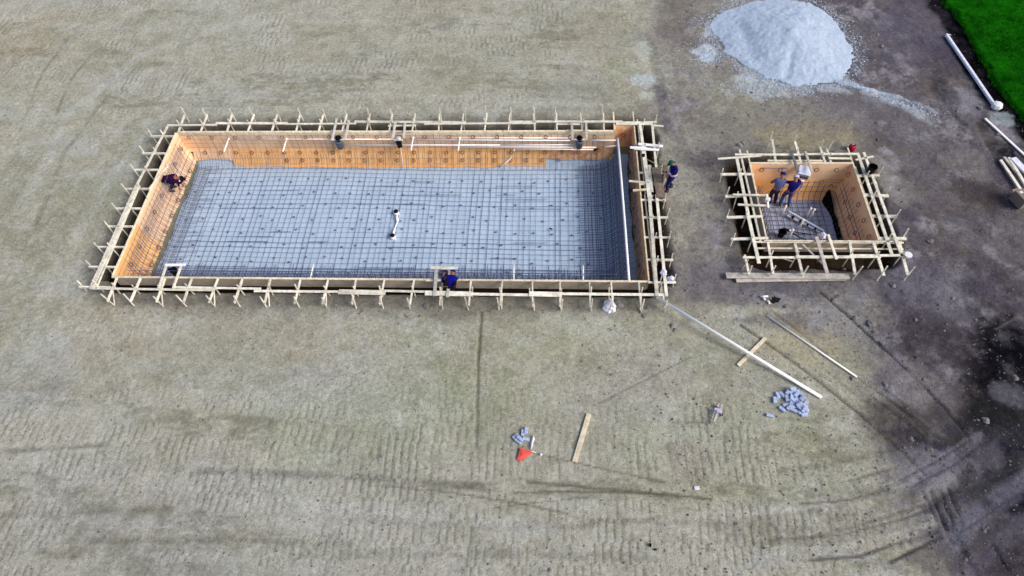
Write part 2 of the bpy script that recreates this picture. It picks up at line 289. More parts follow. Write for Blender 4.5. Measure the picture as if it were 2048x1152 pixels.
# ruts, drag marks
rk = (92, 86, 70); rd = (46, 42, 48)
for pts, wd, col, st, dp in [([(964, 625), (957, 720), (953, 895)], .075, rk, .8, .03), ([(760, 971), (900, 985), (1020, 1003), (1135, 1027)], .06, rk, .7, .02),
        ([(1070, 907), (1150, 925), (1240, 945), (1330, 965)], .05, rk, .7, .02), ([(1055, 963), (1180, 975), (1300, 985), (1420, 998)], .07, rk, .75, .03), ([(1030, 985), (1140, 982), (1250, 984), (1330, 990)], .06, rk, .7, .02),
        ([(990, 1015), (1090, 1003), (1180, 994)], .04, rk, .55, .01), ([(1300, 1005), (1400, 1022)], .04, rk, .4, .01), ([(1480, 650), (1560, 705), (1640, 765), (1720, 830), (1800, 900), (1850, 950)], .065, (80, 74, 62), .8, .04),
        ([(1540, 620), (1600, 665), (1690, 740), (1780, 800), (1850, 870)], .045, (90, 84, 74), .6, .03), ([(1640, 585), (1700, 635), (1770, 700), (1840, 765), (1900, 830), (1940, 880)], .065, rd, .8, .05),
        ([(1740, 790), (1880, 900)], .04, rd, .7, .02), ([(1755, 785), (1900, 890)], .04, rd, .7, .02), ([(1770, 780), (1920, 890)], .04, rd, .6, .02), ([(1780, 800), (1950, 940)], .04, rd, .6, .02), ([(1650, 740), (1760, 830)], .05, (120, 116, 96), .6, .02),
        ([(1190, 810), (1290, 760), (1380, 715)], .05, rk, .45, .01), ([(1345, 845), (1420, 845)], .05, rk, .7, .02), ([(1700, 960), (1790, 935)], .08, (98, 90, 64), .7, .03), ([(1750, 980), (1810, 960)], .06, (96, 90, 64), .7, .03),
        ([(1860, 985), (1895, 1060)], .07, (26, 22, 26), .9, .05), ([(1878, 980), (1908, 1050)], .06, (26, 22, 26), .9, .05), ([(1845, 985), (1872, 1040)], .06, (26, 22, 26), .8, .04), ([(1895, 975), (1925, 1050)], .06, (26, 22, 26), .8, .04), ([(1985, 1090), (2015, 1140)], .06, (22, 20, 30), .8, .04),
        ([(1600, 1060), (1700, 1045), (1830, 1010), (1900, 960)], .35, (168, 166, 168), .5, 0), ([(1640, 1000), (1760, 985), (1850, 940), (1960, 870)], .18, (150, 146, 158), .4, 0), ([(1620, 1075), (1720, 1050), (1850, 1010)], .08, rk, .6, .02),
        ([(1500, 1125), (1640, 1100), (1750, 1120), (1800, 1140)], .25, (170, 172, 178), .5, 0), ([(1440, 1064), (1600, 1055), (1700, 1042), (1780, 1022)], .38, (108, 102, 84), .6, .02), ([(1480, 1108), (1640, 1098), (1760, 1070), (1860, 1042)], .26, (182, 180, 170), .6, 0),
        ([(1540, 1078), (1680, 1070), (1800, 1040), (1850, 1022)], .06, (78, 74, 62), .8, .03), ([(1620, 1120), (1720, 1112), (1800, 1085), (1880, 1062)], .07, (74, 70, 66), .75, .03), ([(1780, 1125), (1840, 1095), (1880, 1075)], .08, (50, 46, 50), .8, .03),
        ([(1898, 1050), (1925, 1100), (1955, 1150)], .13, (36, 32, 40), .8, .04), ([(1885, 1045), (1905, 1085)], .08, (30, 26, 32), .8, .04), ([(1900, 1085), (1960, 1022), (2060, 955)], .4, (114, 114, 130), .65, 0), ([(1930, 1160), (1990, 1092), (2060, 1045)], .32, (108, 106, 124), .6, 0),
        ([(1800, 960), (1870, 925), (1940, 880)], .06, (60, 56, 66), .6, .02), ([(1820, 975), (1900, 935), (1990, 870)], .05, (56, 52, 62), .6, .02), ([(1900, 1010), (1960, 965), (2048, 930)], .05, (58, 54, 66), .5, .02), ([(1930, 1060), (2000, 1010), (2048, 985)], .05, (66, 62, 76), .6, .02),
        ([(1690, 1010), (1790, 985), (1830, 960)], .12, (150, 150, 146), .5, 0), ([(1440, 1030), (1600, 1022), (1740, 1000)], .2, (180, 178, 174), .5, 0), ([(1600, 1008), (1700, 1000), (1780, 978)], .05, (92, 88, 72), .65, .02), ([(1990, 660), (2060, 620)], .05, (110, 104, 104), .5, 0), ([(1960, 250), (2000, 330), (2030, 360)], .25, (62, 58, 54), .6, .03),
        ([(0, 905), (60, 898), (210, 888)], .14, (118, 114, 98), .75, .03), ([(120, 1082), (350, 1078), (480, 1080), (700, 1088)], .14, (122, 122, 112), .6, .03), ([(350, 940), (520, 944), (700, 952), (960, 972)], .17, (116, 116, 104), .75, .03), ([(0, 1030), (200, 1020), (330, 1015)], .16, (126, 124, 112), .6, .02), ([(700, 1040), (1000, 1052), (1180, 1050)], .16, (122, 122, 112), .6, .02), ([(600, 1110), (900, 1105), (1300, 1112)], .2, (124, 124, 116), .55, .02), ([(420, 1010), (800, 1018), (1100, 1060)], .3, (186, 188, 184), .5, 0), ([(150, 1050), (500, 1045), (760, 1062)], .28, (186, 188, 184), .5, 0), ([(0, 960), (250, 965), (500, 985)], .3, (184, 184, 176), .45, 0), ([(1180, 1040), (1450, 1045), (1640, 1020)], .12, (110, 108, 100), .6, .02), ([(1560, 940), (1680, 925), (1760, 905)], .14, (104, 100, 78), .6, .02), ([(1500, 1085), (1680, 1080), (1850, 1040)], .13, (100, 98, 84), .6, .03), ([(0, 330), (70, 170), (190, 60), (360, -20)], .5, (186, 184, 166), .4, 0), ([(40, 420), (140, 230), (280, 110), (520, 30)], .4, (190, 194, 190), .4, 0), ([(70, 450), (130, 300), (210, 190)], .18, (132, 134, 120), .5, .02), ([(150, 480), (240, 330), (330, 230)], .35, (188, 192, 188), .4, 0), ([(330, 60), (560, 40), (900, 50)], .3, (188, 192, 186), .35, 0), ([(180, 110), (140, 160), (110, 230)], .12, (124, 124, 110), .55, .02), ([(500, 120), (800, 115), (1100, 130)], .4, (150, 150, 134), .4, 0), ([(330, 200), (700, 190), (1200, 205)], .3, (190, 192, 184), .4, 0), ([(1000, 215), (1250, 218)], .2, (150, 152, 148), .5, 0), ([(130, 80), (80, 150), (40, 260)], .12, (126, 124, 108), .5, .02),
        ([(1885, 200), (1925, 250)], .16, (50, 46, 52), .7, .04), ([(1300, 90), (1318, 170), (1325, 260)], .3, (104, 102, 104), .4, .02), ([(1770, 590), (1860, 780)], .3, (70, 64, 70), .3, .02)]:
    stroke(pts, wd, col, st, depth=dp)
# rows of tread prints, groove shade painted in as a darker colour
tread = sst(-2.4, -6., Y)*(.5+.7*fbm(X, Y*1.0, 3.2, 3, 81))+sst(8.8, 10., Y)*.9*sst(.35, .7, fbm(X, Y, 2., 3, 83))*sst(22, 18, X)
tread = np.clip(tread, 0, 1)*(1-mR*.75)
brk = fbm(X*.28, Y*2.4+X*.05, 2.0, 4, 85); band = sst(.33, .48, brk)
rw = np.floor((Y+.25*(fbm(X, Y*0, 5., 2, 86)-.5)*4)/.62); ph = (X+.05*(fbm(X, Y, 1.2, 2, 87)-.5)+np.sin(rw*12.9898)*.4)/.25
gr = sst(.2, .08, np.abs((ph % 1)-.5))*sst(.30, .6, fbm(X, Y*.6, .3, 3, 91, .7))*sst(.3, .5, fbm(X, Y, 1.6, 3, 92))
g2 = gr*band*tread; lay(L((110, 109, 96)), g2*.62); Z = Z-.014*g2
lay(L((122, 121, 106)), np.clip(tread, 0, 1)*sst(.46, .38, brk)*sst(.4, .6, fbm(X, Y*2, .5, 4, 99, .7))*.55)
lay(L((194, 195, 188)), tread*band*(1-gr)*.25)
# lawn side stays level; trench around the forms
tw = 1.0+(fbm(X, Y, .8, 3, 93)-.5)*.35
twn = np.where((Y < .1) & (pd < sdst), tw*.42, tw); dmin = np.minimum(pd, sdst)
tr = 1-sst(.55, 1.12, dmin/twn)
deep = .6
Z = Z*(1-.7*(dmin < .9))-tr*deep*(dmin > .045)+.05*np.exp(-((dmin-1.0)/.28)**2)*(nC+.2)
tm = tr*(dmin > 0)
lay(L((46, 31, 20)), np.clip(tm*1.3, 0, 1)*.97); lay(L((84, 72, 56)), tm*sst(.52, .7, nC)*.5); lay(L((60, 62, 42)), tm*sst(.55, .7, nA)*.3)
rough = mR*.045*(fbm(X, Y, .5, 4, 95, .65)-.5)*2+(fbm(X, Y, .22, 2, 97)-.5)*.012*2
Z = Z+rough
inside = dmin < .045
bn = np.where(X > 18.5, np.maximum(np.maximum(-Y, Y-DY), X-LX-3.), dmin); bn = np.where(pd < sdst, np.where(X < 22, bn, dmin), sdst)
Z = np.where(inside, np.minimum(basin(np.minimum(bn, 0))-.07, -.7), Z)
lay(L((140, 138, 96)), inside.astype(float))
nyv, nxv = X.shape
me = bpy.data.meshes.new('ground')
co = np.stack([X, Y, Z], -1).reshape(-1, 3).astype(np.float32)
ii = (np.arange(nyv-1)[:, None]*nxv+np.arange(nxv-1)[None, :]).ravel()
fc = np.stack([ii, ii+1, ii+1+nxv, ii+nxv], -1).astype(np.int32)
me.vertices.add(len(co)); me.vertices.foreach_set('co', co.ravel())
me.loops.add(fc.size); me.loops.foreach_set('vertex_index', fc.ravel())
me.polygons.add(len(fc)); me.polygons.foreach_set('loop_start', np.arange(0, fc.size, 4, dtype=np.int32)); 
me.update(calc_edges=True)
me.polygons.foreach_set('use_smooth', np.ones(len(fc), bool))
at = me.attributes.new('soil', 'FLOAT_COLOR', 'POINT')
at.data.foreach_set('color', np.concatenate([C.reshape(-1, 3), np.ones((len(co), 1))], 1).astype(np.float32).ravel())
ground = bpy.data.objects.new('ground', me); COL.objects.link(ground); ground['kind'] = 'structure'
gm = bpy.data.materials.new('bare_soil'); gm.use_nodes = True; N = gm.node_tree.nodes; lk = gm.node_tree.links
b = N['Principled BSDF']; b.inputs['Roughness'].default_value = .95; b.inputs['Specular IOR Level'].default_value = .03
aa = N.new('ShaderNodeAttribute'); aa.attribute_name = 'soil'
tc = N.new('ShaderNodeTexCoord')
def noise(sc_, det, ro=.6):
    n = N.new('ShaderNodeTexNoise'); n.inputs['Scale'].default_value = sc_; n.inputs['Detail'].default_value = det; n.inputs['Roughness'].default_value = ro
    lk.new(tc.outputs['Object'], n.inputs['Vector']); return n
def mrange(src, a, b_, c, d):
    m = N.new('ShaderNodeMapRange'); m.inputs[1].default_value = a; m.inputs[2].default_value = b_; m.inputs[3].default_value = c; m.inputs[4].default_value = d
    lk.new(src, m.inputs[0]); return m
def mixc(a, b_, fac, mode='MIX'):
    m = N.new('ShaderNodeMixRGB'); m.blend_type = mode
    if isinstance(fac, float): m.inputs[0].default_value = fac
    else: lk.new(fac, m.inputs[0])
    for i, s in ((1, a), (2, b_)):
        if isinstance(s, tuple): m.inputs[i].default_value = s
        else: lk.new(s, m.inputs[i])
    return m
n1 = noise(7, 8, .8); n2 = noise(24, 4, .75); n3 = noise(1.7, 6, .65)
c1 = mixc(aa.outputs['Color'], mrange(n1.outputs[0], .36, .64, .72, 1.25).outputs[0], 1., 'MULTIPLY')
c2 = mixc(c1.outputs[0], mrange(n2.outputs[0], .36, .64, .78, 1.2).outputs[0], 1., 'MULTIPLY')
c3 = mixc(c2.outputs[0], mrange(n3.outputs[0], .3, .7, .86, 1.13).outputs[0], 1., 'MULTIPLY')
vo = N.new('ShaderNodeTexVoronoi'); vo.inputs['Scale'].default_value = 7; lk.new(tc.outputs['Object'], vo.inputs['Vector'])
sp = mrange(vo.outputs['Distance'], .05, .11, 1, 0)
sepc = N.new('ShaderNodeSeparateColor'); lk.new(vo.outputs['Color'], sepc.inputs[0])
gate = mrange(sepc.outputs[0], .80, .86, 0, .75)
mm = N.new('ShaderNodeMath'); mm.operation = 'MULTIPLY'; lk.new(sp.outputs[0], mm.inputs[0]); lk.new(gate.outputs[0], mm.inputs[1])
c4 = mixc(c3.outputs[0], (*L((206, 206, 200)), 1), mm.outputs[0])
gate2 = mrange(sepc.outputs[1], .86, .9, 0, .6); sp2 = mrange(vo.outputs['Distance'], .10, .2, 1, 0)
m2 = N.new('ShaderNodeMath'); m2.operation = 'MULTIPLY'; lk.new(sp2.outputs[0], m2.inputs[0]); lk.new(gate2.outputs[0], m2.inputs[1])
c5 = mixc(c4.outputs[0], (*L((62, 56, 52)), 1), m2.outputs[0])
lk.new(c5.outputs[0], b.inputs['Base Color'])
bp = N.new('ShaderNodeBump'); bp.inputs['Strength'].default_value = .9; bp.inputs['Distance'].default_value = .05
lk.new(n1.outputs[0], bp.inputs['Height']); bq = N.new('ShaderNodeBump'); bq.inputs['Strength'].default_value = .6; bq.inputs['Distance'].default_value = .02
lk.new(n2.outputs[0], bq.inputs['Height']); lk.new(bp.outputs[0], bq.inputs['Normal']); lk.new(bq.outputs[0], b.inputs['Normal'])
me.materials.append(gm)
def gz(x, y):
    i = int(np.clip(np.searchsorted(gx, x), 1, len(gx)-1)); j = int(np.clip(np.searchsorted(gy, y), 1, len(gy)-1)); return float(Z[j, i])
def G(px, py): p = U(px, py, 0.); p[2] = gz(p[0], p[1]); return Vector(p)

# ------------------------------------------------------------------ concrete floors
def floor_sheet(name, x0, x1, y0, y1, z, m):
    nx = int((x1-x0)/.2); ny = int((y1-y0)/.1); xs = np.linspace(x0, x1, nx+1); ys = np.linspace(y0, y1, ny+1); XX, YY = np.meshgrid(xs, ys)
    jit = (fbm(XX, YY, .7, 3, 5)-.5)*.22; ed = ((XX == x0)*1+(XX == x1)*-1); YY2 = YY+jit*.5*((YY == y0)*1.); XX2 = XX+jit*((XX == x0)*1.+(XX == x1)*1.)
    ZZ = z+(fbm(XX, YY, 1.5, 3, 9)-.5)*.03
    if x1 < 21: ZZ = np.maximum(ZZ, basin(-(DY-YY))-.035)
    vs = np.stack([XX2, YY2, ZZ], -1).reshape(-1, 3); mb = MB()
    mb.v = [tuple(v) for v in vs]; mb.f = [(j*(nx+1)+i, j*(nx+1)+i+1, (j+1)*(nx+1)+i+1, (j+1)*(nx+1)+i) for j in range(ny) for i in range(nx)]
    return mb.build(name, m, smooth=True)
earth = mat('dark_trench_soil', (50, 38, 30), .95, .2, 5, bump=.8)
conc = mat('blue_grey_concrete', (192, 212, 232), .8, .05, .9, c2=(166, 186, 210), bump=.5, mix=.9)
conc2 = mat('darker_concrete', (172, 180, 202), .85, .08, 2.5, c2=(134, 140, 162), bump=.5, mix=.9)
floor_sheet('pool_floor', .43, 19.86, .42, 7.56, ZF+.02, conc)['kind'] = 'structure'
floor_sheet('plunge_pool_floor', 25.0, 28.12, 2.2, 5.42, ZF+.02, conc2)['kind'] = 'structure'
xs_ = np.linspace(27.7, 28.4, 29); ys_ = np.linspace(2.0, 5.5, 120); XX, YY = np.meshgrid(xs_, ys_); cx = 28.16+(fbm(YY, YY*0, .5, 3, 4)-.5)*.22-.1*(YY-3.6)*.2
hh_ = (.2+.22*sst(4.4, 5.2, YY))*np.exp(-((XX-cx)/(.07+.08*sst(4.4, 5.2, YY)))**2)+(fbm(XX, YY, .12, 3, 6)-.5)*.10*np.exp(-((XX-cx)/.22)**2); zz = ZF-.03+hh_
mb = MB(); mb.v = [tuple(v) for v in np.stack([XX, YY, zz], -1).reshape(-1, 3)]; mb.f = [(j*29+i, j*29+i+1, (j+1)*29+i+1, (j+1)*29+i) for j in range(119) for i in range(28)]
dk = mat('black_rough_strip', (16, 14, 16), .9, .3, 8, bump=.8)  # black for the low uneven strip along the right wall foot
tag(mb.build('soil', dk, smooth=True), 'low uneven black strip along the right wall foot of the small pit', 'soil', kind='stuff')

# ------------------------------------------------------------------ formwork
def board_list(mb_list, parent, name, m):
    for (a, b, wd, th) in mb_list: MB().beam(a, b, wd, th).build(name, m, parent, bevel=.004)
def brace(parent, a, b, wd=.045, th=.09, outer=1, inner=.45, diag=False, m='wood', sh=.8):
    """a = end nailed to the rail, b = outer end; stakes hammered into the soil at b and part way"""
    a = Vector(a); b = Vector(b); d = (b-a).normalized(); n = Vector((-d.y, d.x, 0))
    s = MB().beam(a, b+d*.05, wd+random.uniform(0, .015), th).build('brace', m, parent, bevel=.003)
    for t in ([1] if outer else [])+([inner] if inner else []):
        p = a.lerp(b, t)+n*(.06 if random.random() < .5 else -.06); h = random.uniform(.34, .5) if t == 1 else random.uniform(.24, .36)
        tilt = Vector((random.uniform(-.05, .05), random.uniform(-.05, .05), 0)); g = max(gz(p.x, p.y), -.3)-.05
        MB().beam(Vector((p.x, p.y, g)), Vector((p.x, p.y, ZT+h))+tilt, .042, .035, upv=d).build('stake', m, s, bevel=.003)
    if diag:
        p = a.lerp(b, .55)+n*.05; q = b+n*.03
        MB().beam((q.x, q.y, -.02), (p.x, p.y, ZT+.04), .04, .03, upv=n).build('diagonal_strut', m, s)
    return s
def lin_sheet(parent, p0, p1, inw, ztop, zb, run, m, botend=1., name='lining_sheet', curve=True):
    """inner sheet from ztop down to zb then sloping inwards; botend = how far down the slope it reaches"""
    p0 = Vector(p0); p1 = Vector(p1); inw = Vector(inw); ln = (p1-p0).length; n = max(2, int(ln/.3)); mb = MB(); rows = []
    ext = max(botend-1, 0); botend = min(botend, 1.)
    prof = [(0, ztop), (.005, (ztop+zb)/2), (.02, zb+.06), (.06, zb-.04)]+[(.06+(run-.06)*t*botend, zb-.04+(ZF+.035-zb+.04)*t*botend) for t in (.33, .66, 1.)]+([(run+ext, ZF+.045)] if ext > .01 else [])
    for i in range(n+1):
        q = p0.lerp(p1, i/n); wob = .012*math.sin(i*1.7+p0.x)+random.uniform(-.004, .004)
        for k, (dx, z) in enumerate(prof):
            e = random.uniform(-.03, .03) if k == len(prof)-1 else 0
            rows.append(q+inw*(dx+wob*(k > 0)+e)+Vector((0, 0, z-e*.5)))
    K = len(prof); fs = [(i*K+k, (i+1)*K+k, (i+1)*K+k+1, i*K+k+1) for i in range(n) for k in range(K-1)]
    mb.add(rows, fs); o = mb.build(name, m, parent); 
    so_ = o.modifiers.new('thick', 'SOLIDIFY'); so_.thickness = .018; so_.offset = 0
    return o

pf = thing('pool_formwork', (LX/2, DY/2, 0), 'long rectangular timber formwork with orange lining around the big pool', 'formwork', 'timber pool formworks')
# wall boards (outer faces of the forms)
earth_m = earth
def wall_board(parent, a, b, z0, z1, th=.03, m='board'):
    MB().beam(Vector((a[0], a[1], (z0+z1)/2)), Vector((b[0], b[1], (z0+z1)/2)), th, z1-z0).build('wall_board', m, parent)
    MB().beam(Vector((a[0], a[1], (z0-.62)/2)), Vector((b[0], b[1], (z0-.62)/2)), th*.8, z0+.62-.004 if z0 > 0 else .62+z0-.004).build('footing', earth_m, parent)
T = .035
for k in range(8): wall_board(pf, (k*2.5+.004, -T), (k*2.5+2.496, -T), -.12, ZT-.03)
for k in range(8):
    x1 = min(k*2.5+2.496, NX-T-.02)
    if x1 > k*2.5+.1: wall_board(pf, (k*2.5+.004, DY+T), (x1, DY+T), -.15, ZT-.03)
for k in range(3): wall_board(pf, (-T, k*2.56+.004), (-T, k*2.56+2.55), -.15, ZT-.03); wall_board(pf, (LX+T, k*2.68+.004), (LX+T, k*2.68+2.67), -.15, ZT-.03)
wall_board(pf, (NX-T, DY+T*1.6), (NX-T, DY2), -.15, ZT-.03); wall_board(pf, (NX-T, DY2+T), (LX+T, DY2+T), -.15, ZT-.03)
# top rails
def rail(parent, a, b, wd=.07, th=.045, z=ZT, m='wood2'): MB().beam(Vector((a[0], a[1], z)), Vector((b[0], b[1], z)), wd, th).build('top_rail', m, parent, bevel=.004)
for k in range(4): rail(pf, (k*5-.04*(k == 0), -T), (k*5+4.985, -T), .075)
for k in range(4): rail(pf, (k*4.8+.02, DY+T), (min(k*4.8+4.785, NX-.08), DY+T), .08)
for k in range(2): rail(pf, (-T, k*3.85+.02), (-T, k*3.85+3.83), .075); rail(pf, (LX+T, k*4.02+.01), (LX+T, k*4.02+4.0), .055, m='wood2'); rail(pf, (LX+.23, k*4.3-.1), (LX+.20, k*4.3+4.15), .05, z=ZT-.03)
rail(pf, (NX-T, DY+.09), (NX-T, 8.9), .06); rail(pf, (NX+.01, DY2+T), (LX, DY2+T), .07); rail(pf, (LX+T, 8.06), (LX+T, 8.9), .05)
# linings: inner cream strip + ochre sheets
for k in range(8):
    x0 = k*2.44+.0; x1 = min(x0+2.43, NX); 
    be = 1.0 if k < 1 else 1.25
    lin_sheet(pf, (x0, DY, 0), (x1, DY, 0), (0, -1, 0), ZT-.02, ZB, RUN, 'ochre_pink', .12)
    MB().beam((x0+.005, DY-.012, ZT-.09), (x1-.005, DY-.012, ZT-.09), .012, .15).build('lining_strip', 'wood2', pf)
for (x0, x1, e, m) in [(.3, 2.1, .62, 'ochre_pink'), (2.1, 4.6, 1.06, 'ochre'), (4.6, 7.0, 1.12, 'ochre'), (7.0, 9.4, 1.15, 'ochre'), (9.4, 11.8, 1.12, 'ochre'), (11.8, 14.1, 1.12, 'ochre'), (14.1, 16.3, 1.04, 'ochre'), (16.3, NX, .60, 'rust')]:
    lin_sheet(pf, (x0, DY-.035, 0), (x1-.015, DY-.035, 0), (0, -1, 0), ZB+.02, ZB-.02, RUN, m, e)
for k in range(3):
    y0 = k*2.56; y1 = min(y0+2.55, DY)
    lin_sheet(pf, (0, y1, 0), (0, y0, 0), (1, 0, 0), ZT-.02, ZB, RUN, 'ochre_pink' if k > 0 else 'ochre', .76)
    lin_sheet(pf, (LX, y0, 0), (LX, y1, 0), (-1, 0, 0), ZT-.02, ZB, .1, 'rust', 1.)
lin_sheet(pf, (0, 0, 0), (19.9, 0, 0), (0, 1, 0), ZT-.02, ZB, RUN, 'ochre', .95)
lin_sheet(pf, (NX, DY2, 0), (LX, DY2, 0), (0, -1, 0), ZT-.02, ZB, .5, 'rust', 1.)
lin_sheet(pf, (NX, DY, 0), (NX, DY2, 0), (1, 0, 0), ZT-.02, ZB, .15, 'rust', 1.)
lin_sheet(pf, (LX, DY, 0), (LX, DY2, 0), (-1, 0, 0), ZT-.02, ZB, .1, 'rust', 1.)
# ledgers (long boards lying over the braces)
ZL = ZT+.07
led = []
def LP(x0, y0, x1, y1, wd, m='wood', z=ZL, th=.03): led.append((V(x0, y0, z), V(x1, y1, z), wd, th, m))
for q in [(180, 576.5, 430, 580.5, .09), (345, 574, 522, 577.5, .09), (508, 582, 680, 583.5, .10), (677, 583.5, 771, 585.5, .2), (768, 581.5, 853, 583.5, .09), (850, 586, 944, 588, .2), (942, 588, 1061, 590, .11), (1058, 587.5, 1123, 589, .2), (1120, 587.5, 1336, 589.7, .11),
          (334, 250.5, 434, 249.6, .11), (431, 246.4, 575, 246.6, .13), (570, 248, 712, 247, .09), (709, 243.2, 932, 244.6, .13), (848, 247.8, 1020, 246.4, .10), (1017, 244.8, 1072, 244.8, .2), (1069, 243, 1245, 243.2, .12), (1232, 246.2, 1305, 246.8, .2), (1302, 250.5, 1327, 252.5, .09),
          (337, 249, 272, 373, .10), (275, 370, 184, 574, .19), (279, 372, 192, 578, .07),
          (1280, 248, 1287, 300, .12), (1287, 300, 1300, 400, .17), (1299, 395, 1314, 592, .13), (1304.5, 251, 1313, 340, .10), (1313, 389, 1333, 591, .11), (1299, 330, 1304, 384, .12)]:
    zz = ZL+.035*(led.__len__() % 2); LP(*q, z=zz)
for q in [(776, 251.5, 832, 250.8, .1), (1113, 248, 1160, 248.3, .08)]: LP(*q, z=ZL-.05)
for (a, b, wd, th, m) in led: MB().beam(a, b, wd, th).build('ledger_board', m, pf, bevel=.004)
for q in [(662, 262, 702, 262.3, .08), (779, 262.5, 826, 263, .08), (1133, 261, 1180, 261.5, .09), (851, 561, 915, 562, .07)]: MB().beam(V(*q[:2], ZT+.04), V(*q[2:4], ZT+.04), q[4], .03).build('ledger_board', 'wood2', pf)
# braces
for i, x in enumerate([.0, 1.05, 2.18, 3.19, 4.25, 5.29, 6.35, 7.4, 8.45, 9.45, 10.47, 11.55, 12.62, 13.65, 14.67, 15.7, 16.71, 17.76, 18.75]):
    xx = x+random.uniform(-.06, .06); brace(pf, (xx+.02, DY+.08, ZT), (x, DY+1.08, ZT), diag=i in (4, 9, 10))
xs = [.2, 1.07, 2.05, 3.07, 4.03, 4.98, 6.1, 7.21, 8.23, 9.32, 10.33, 11.43, 12.51, 13.56, 14.68, 15.84, 16.81, 17.88, 18.68, 19.67, 20.5]
for i, x in enumerate(xs):
    brace(pf, (x+random.uniform(-.04, .04), -.08, ZT), (x, -1.08, ZT), diag=i in (0, 2, 4, 6, 8, 12, 14, 16, 18, 19))
for y in [7.45, 6.41, 5.45, 4.38, 3.32, 2.39, 1.37, .42, -.5]: brace(pf, (-.08 if y > 0 else .1, y, ZT), (-1.07, y, ZT))
for i, y in enumerate([8.25, 6.7, 5.3, 4.7, 3.85, 2.96, 1.99, .94, -.07]): brace(pf, (LX+.0, y, ZT+.0), (LX+.95, y, ZT), wd=.08 if i % 2 else .06, th=.06)
for a, b in [((1258, 362), (1300, 366)), ((1266, 381), (1304, 378))]: MB().beam(V(*a, ZT+.06), V(*b, ZT+.06), .09, .04).build('ledger_board', 'wood2', pf)
# loose slats leaning at the left wall
MB().beam(V(322, 360, -.1)+Vector((0, .0, 0)), V(337, 323, .45), .05, .03).build('leaning_slat', 'wood', pf)
MB().beam(V(298, 377, .45), V(335, 333, .5), .05, .03).build('leaning_slat', 'wood', pf)

# ---- plunge pool formwork
sf = thing('pool_formwork', ((SX0+SX1)/2, (SY0+SY1)/2, 0), 'small square timber formwork with orange lining around the plunge pit', 'formwork', 'timber pool formworks')
for a, b in [((SX0, SY0-T), (SX1, SY0-T)), ((SX0, SY1+T), (SX1, SY1+T)), ((SX0-T, SY0), (SX0-T, SY1)), ((SX1+T, SY0), (SX1+T, SY1))]:
    wall_board(sf, a, b, -.15, ZT-.03)
rail(sf, (SX0-.5, SY0-.02), (SX1+.9, SY0-.02), .07); rail(sf, (SX0-.55, SY0-.27), (SX1+.85, SY0-.27), .06, z=ZT-.06); rail(sf, (SX0, SY1+T), (SX1, SY1+T), .09)
rail(sf, (SX0+.7, SY1+.17), (SX0+2.9, SY1+.17), .09); rail(sf, (SX0-T, SY0+.1), (SX0-T, SY1+.75), .06); rail(sf, (SX1+T, SY0+.1), (SX1+T, SY1+.9), .06); rail(sf, (SX0-.28, SY0), (SX0-.33, SY1+.8), .08, m='wood')
rail(sf, (SX1+.13, SY0+.1), (SX1+.13, SY1-.1), .04, z=ZT-.06)
for k in range(2):
    xa = SX0+k*2.015; ya = SY0+k*1.99
    lin_sheet(sf, (xa, SY1, 0), (xa+2.0, SY1, 0), (0, -1, 0), ZT-.02, ZB, .45, 'ochre_pink', .1)
    lin_sheet(sf, (xa, SY1-.03, 0), (xa+2.0, SY1-.03, 0), (0, -1, 0), ZB+.1, ZB, .42, 'ochre', .95+.12*k)
    lin_sheet(sf, (SX1, ya, 0), (SX1, ya+1.98, 0), (-1, 0, 0), ZT-.02, ZB, .42, 'ochre_pink', .95)
    lin_sheet(sf, (SX0, ya+1.98, 0), (SX0, ya, 0), (1, 0, 0), ZT-.02, ZB, .42, 'ochre', .95)
lin_sheet(sf, (SX0, SY0, 0), (SX1, SY0, 0), (0, 1, 0), ZT-.02, ZB, .4, 'ochre', .95)
def Z7(x, y): return (1400+x/3.6, 260+y/3.6)
def sb(name, a, b, wd, m='wood', z=ZL, th=.035): MB().beam(V(*Z7(*a), z), V(*Z7(*b), z), wd, th).build(name, m, sf, bevel=.004)
for i, (a, b, wd) in enumerate([((252, 177), (740, 177), .10), ((735, 174), (1145, 172), .10), ((128, 208), (440, 185), .09), ((925, 203), (1090, 206), .09), ((265, 205), (345, 600), .12), ((340, 590), (425, 960), .13), ((308, 917), (700, 918), .09), ((690, 914), (1085, 914), .12), ((1080, 908), (1300, 908), .16), ((1290, 904), (1478, 902), .1),
                 ((1140, 178), (1385, 908), .12), ((1178, 160), (1455, 912), .11), ((462, 797), (1440, 803), .06), ((1120, 215), (1250, 190), .08), ((1262, 370), (1272, 395), .07)]):
    sb('ledger_board', a, b, wd, z=ZL+.035*(i % 2))
for i, (a, b, wd) in enumerate([((545, 238), (520, 75), .09), ((725, 235), (685, 90), .08), ((903, 238), (862, 125), .08), ((945, 243), (912, 140), .07), ((385, 318), (155, 320), .1), ((330, 472), (190, 478), .12), ((450, 622), (200, 630), .1), ((490, 778), (232, 786), .1),
        ((322, 900), (350, 1030), .07), ((487, 800), (525, 1030), .08), ((680, 805), (735, 1030), .09), ((1075, 795), (1115, 1032), .09), ((1247, 805), (1320, 1040), .1), ((1432, 805), (1492, 1035), .1),
        ((1125, 330), (1280, 326), .11), ((1172, 467), (1348, 475), .12), ((1232, 620), (1405, 622), .12), ((1282, 782), (1475, 782), .12)]):
    a3 = V(*Z7(*a), ZT); b3 = V(*Z7(*b), ZT); brace(sf, a3, b3, wd=wd, th=.05, sh=.7)
sb('diagonal_strut', (740, 825), (895, 975), .08, 'grey', z=ZT+.02)
sb('ledger_board', (600, 925), (668, 948), .05, z=.1)

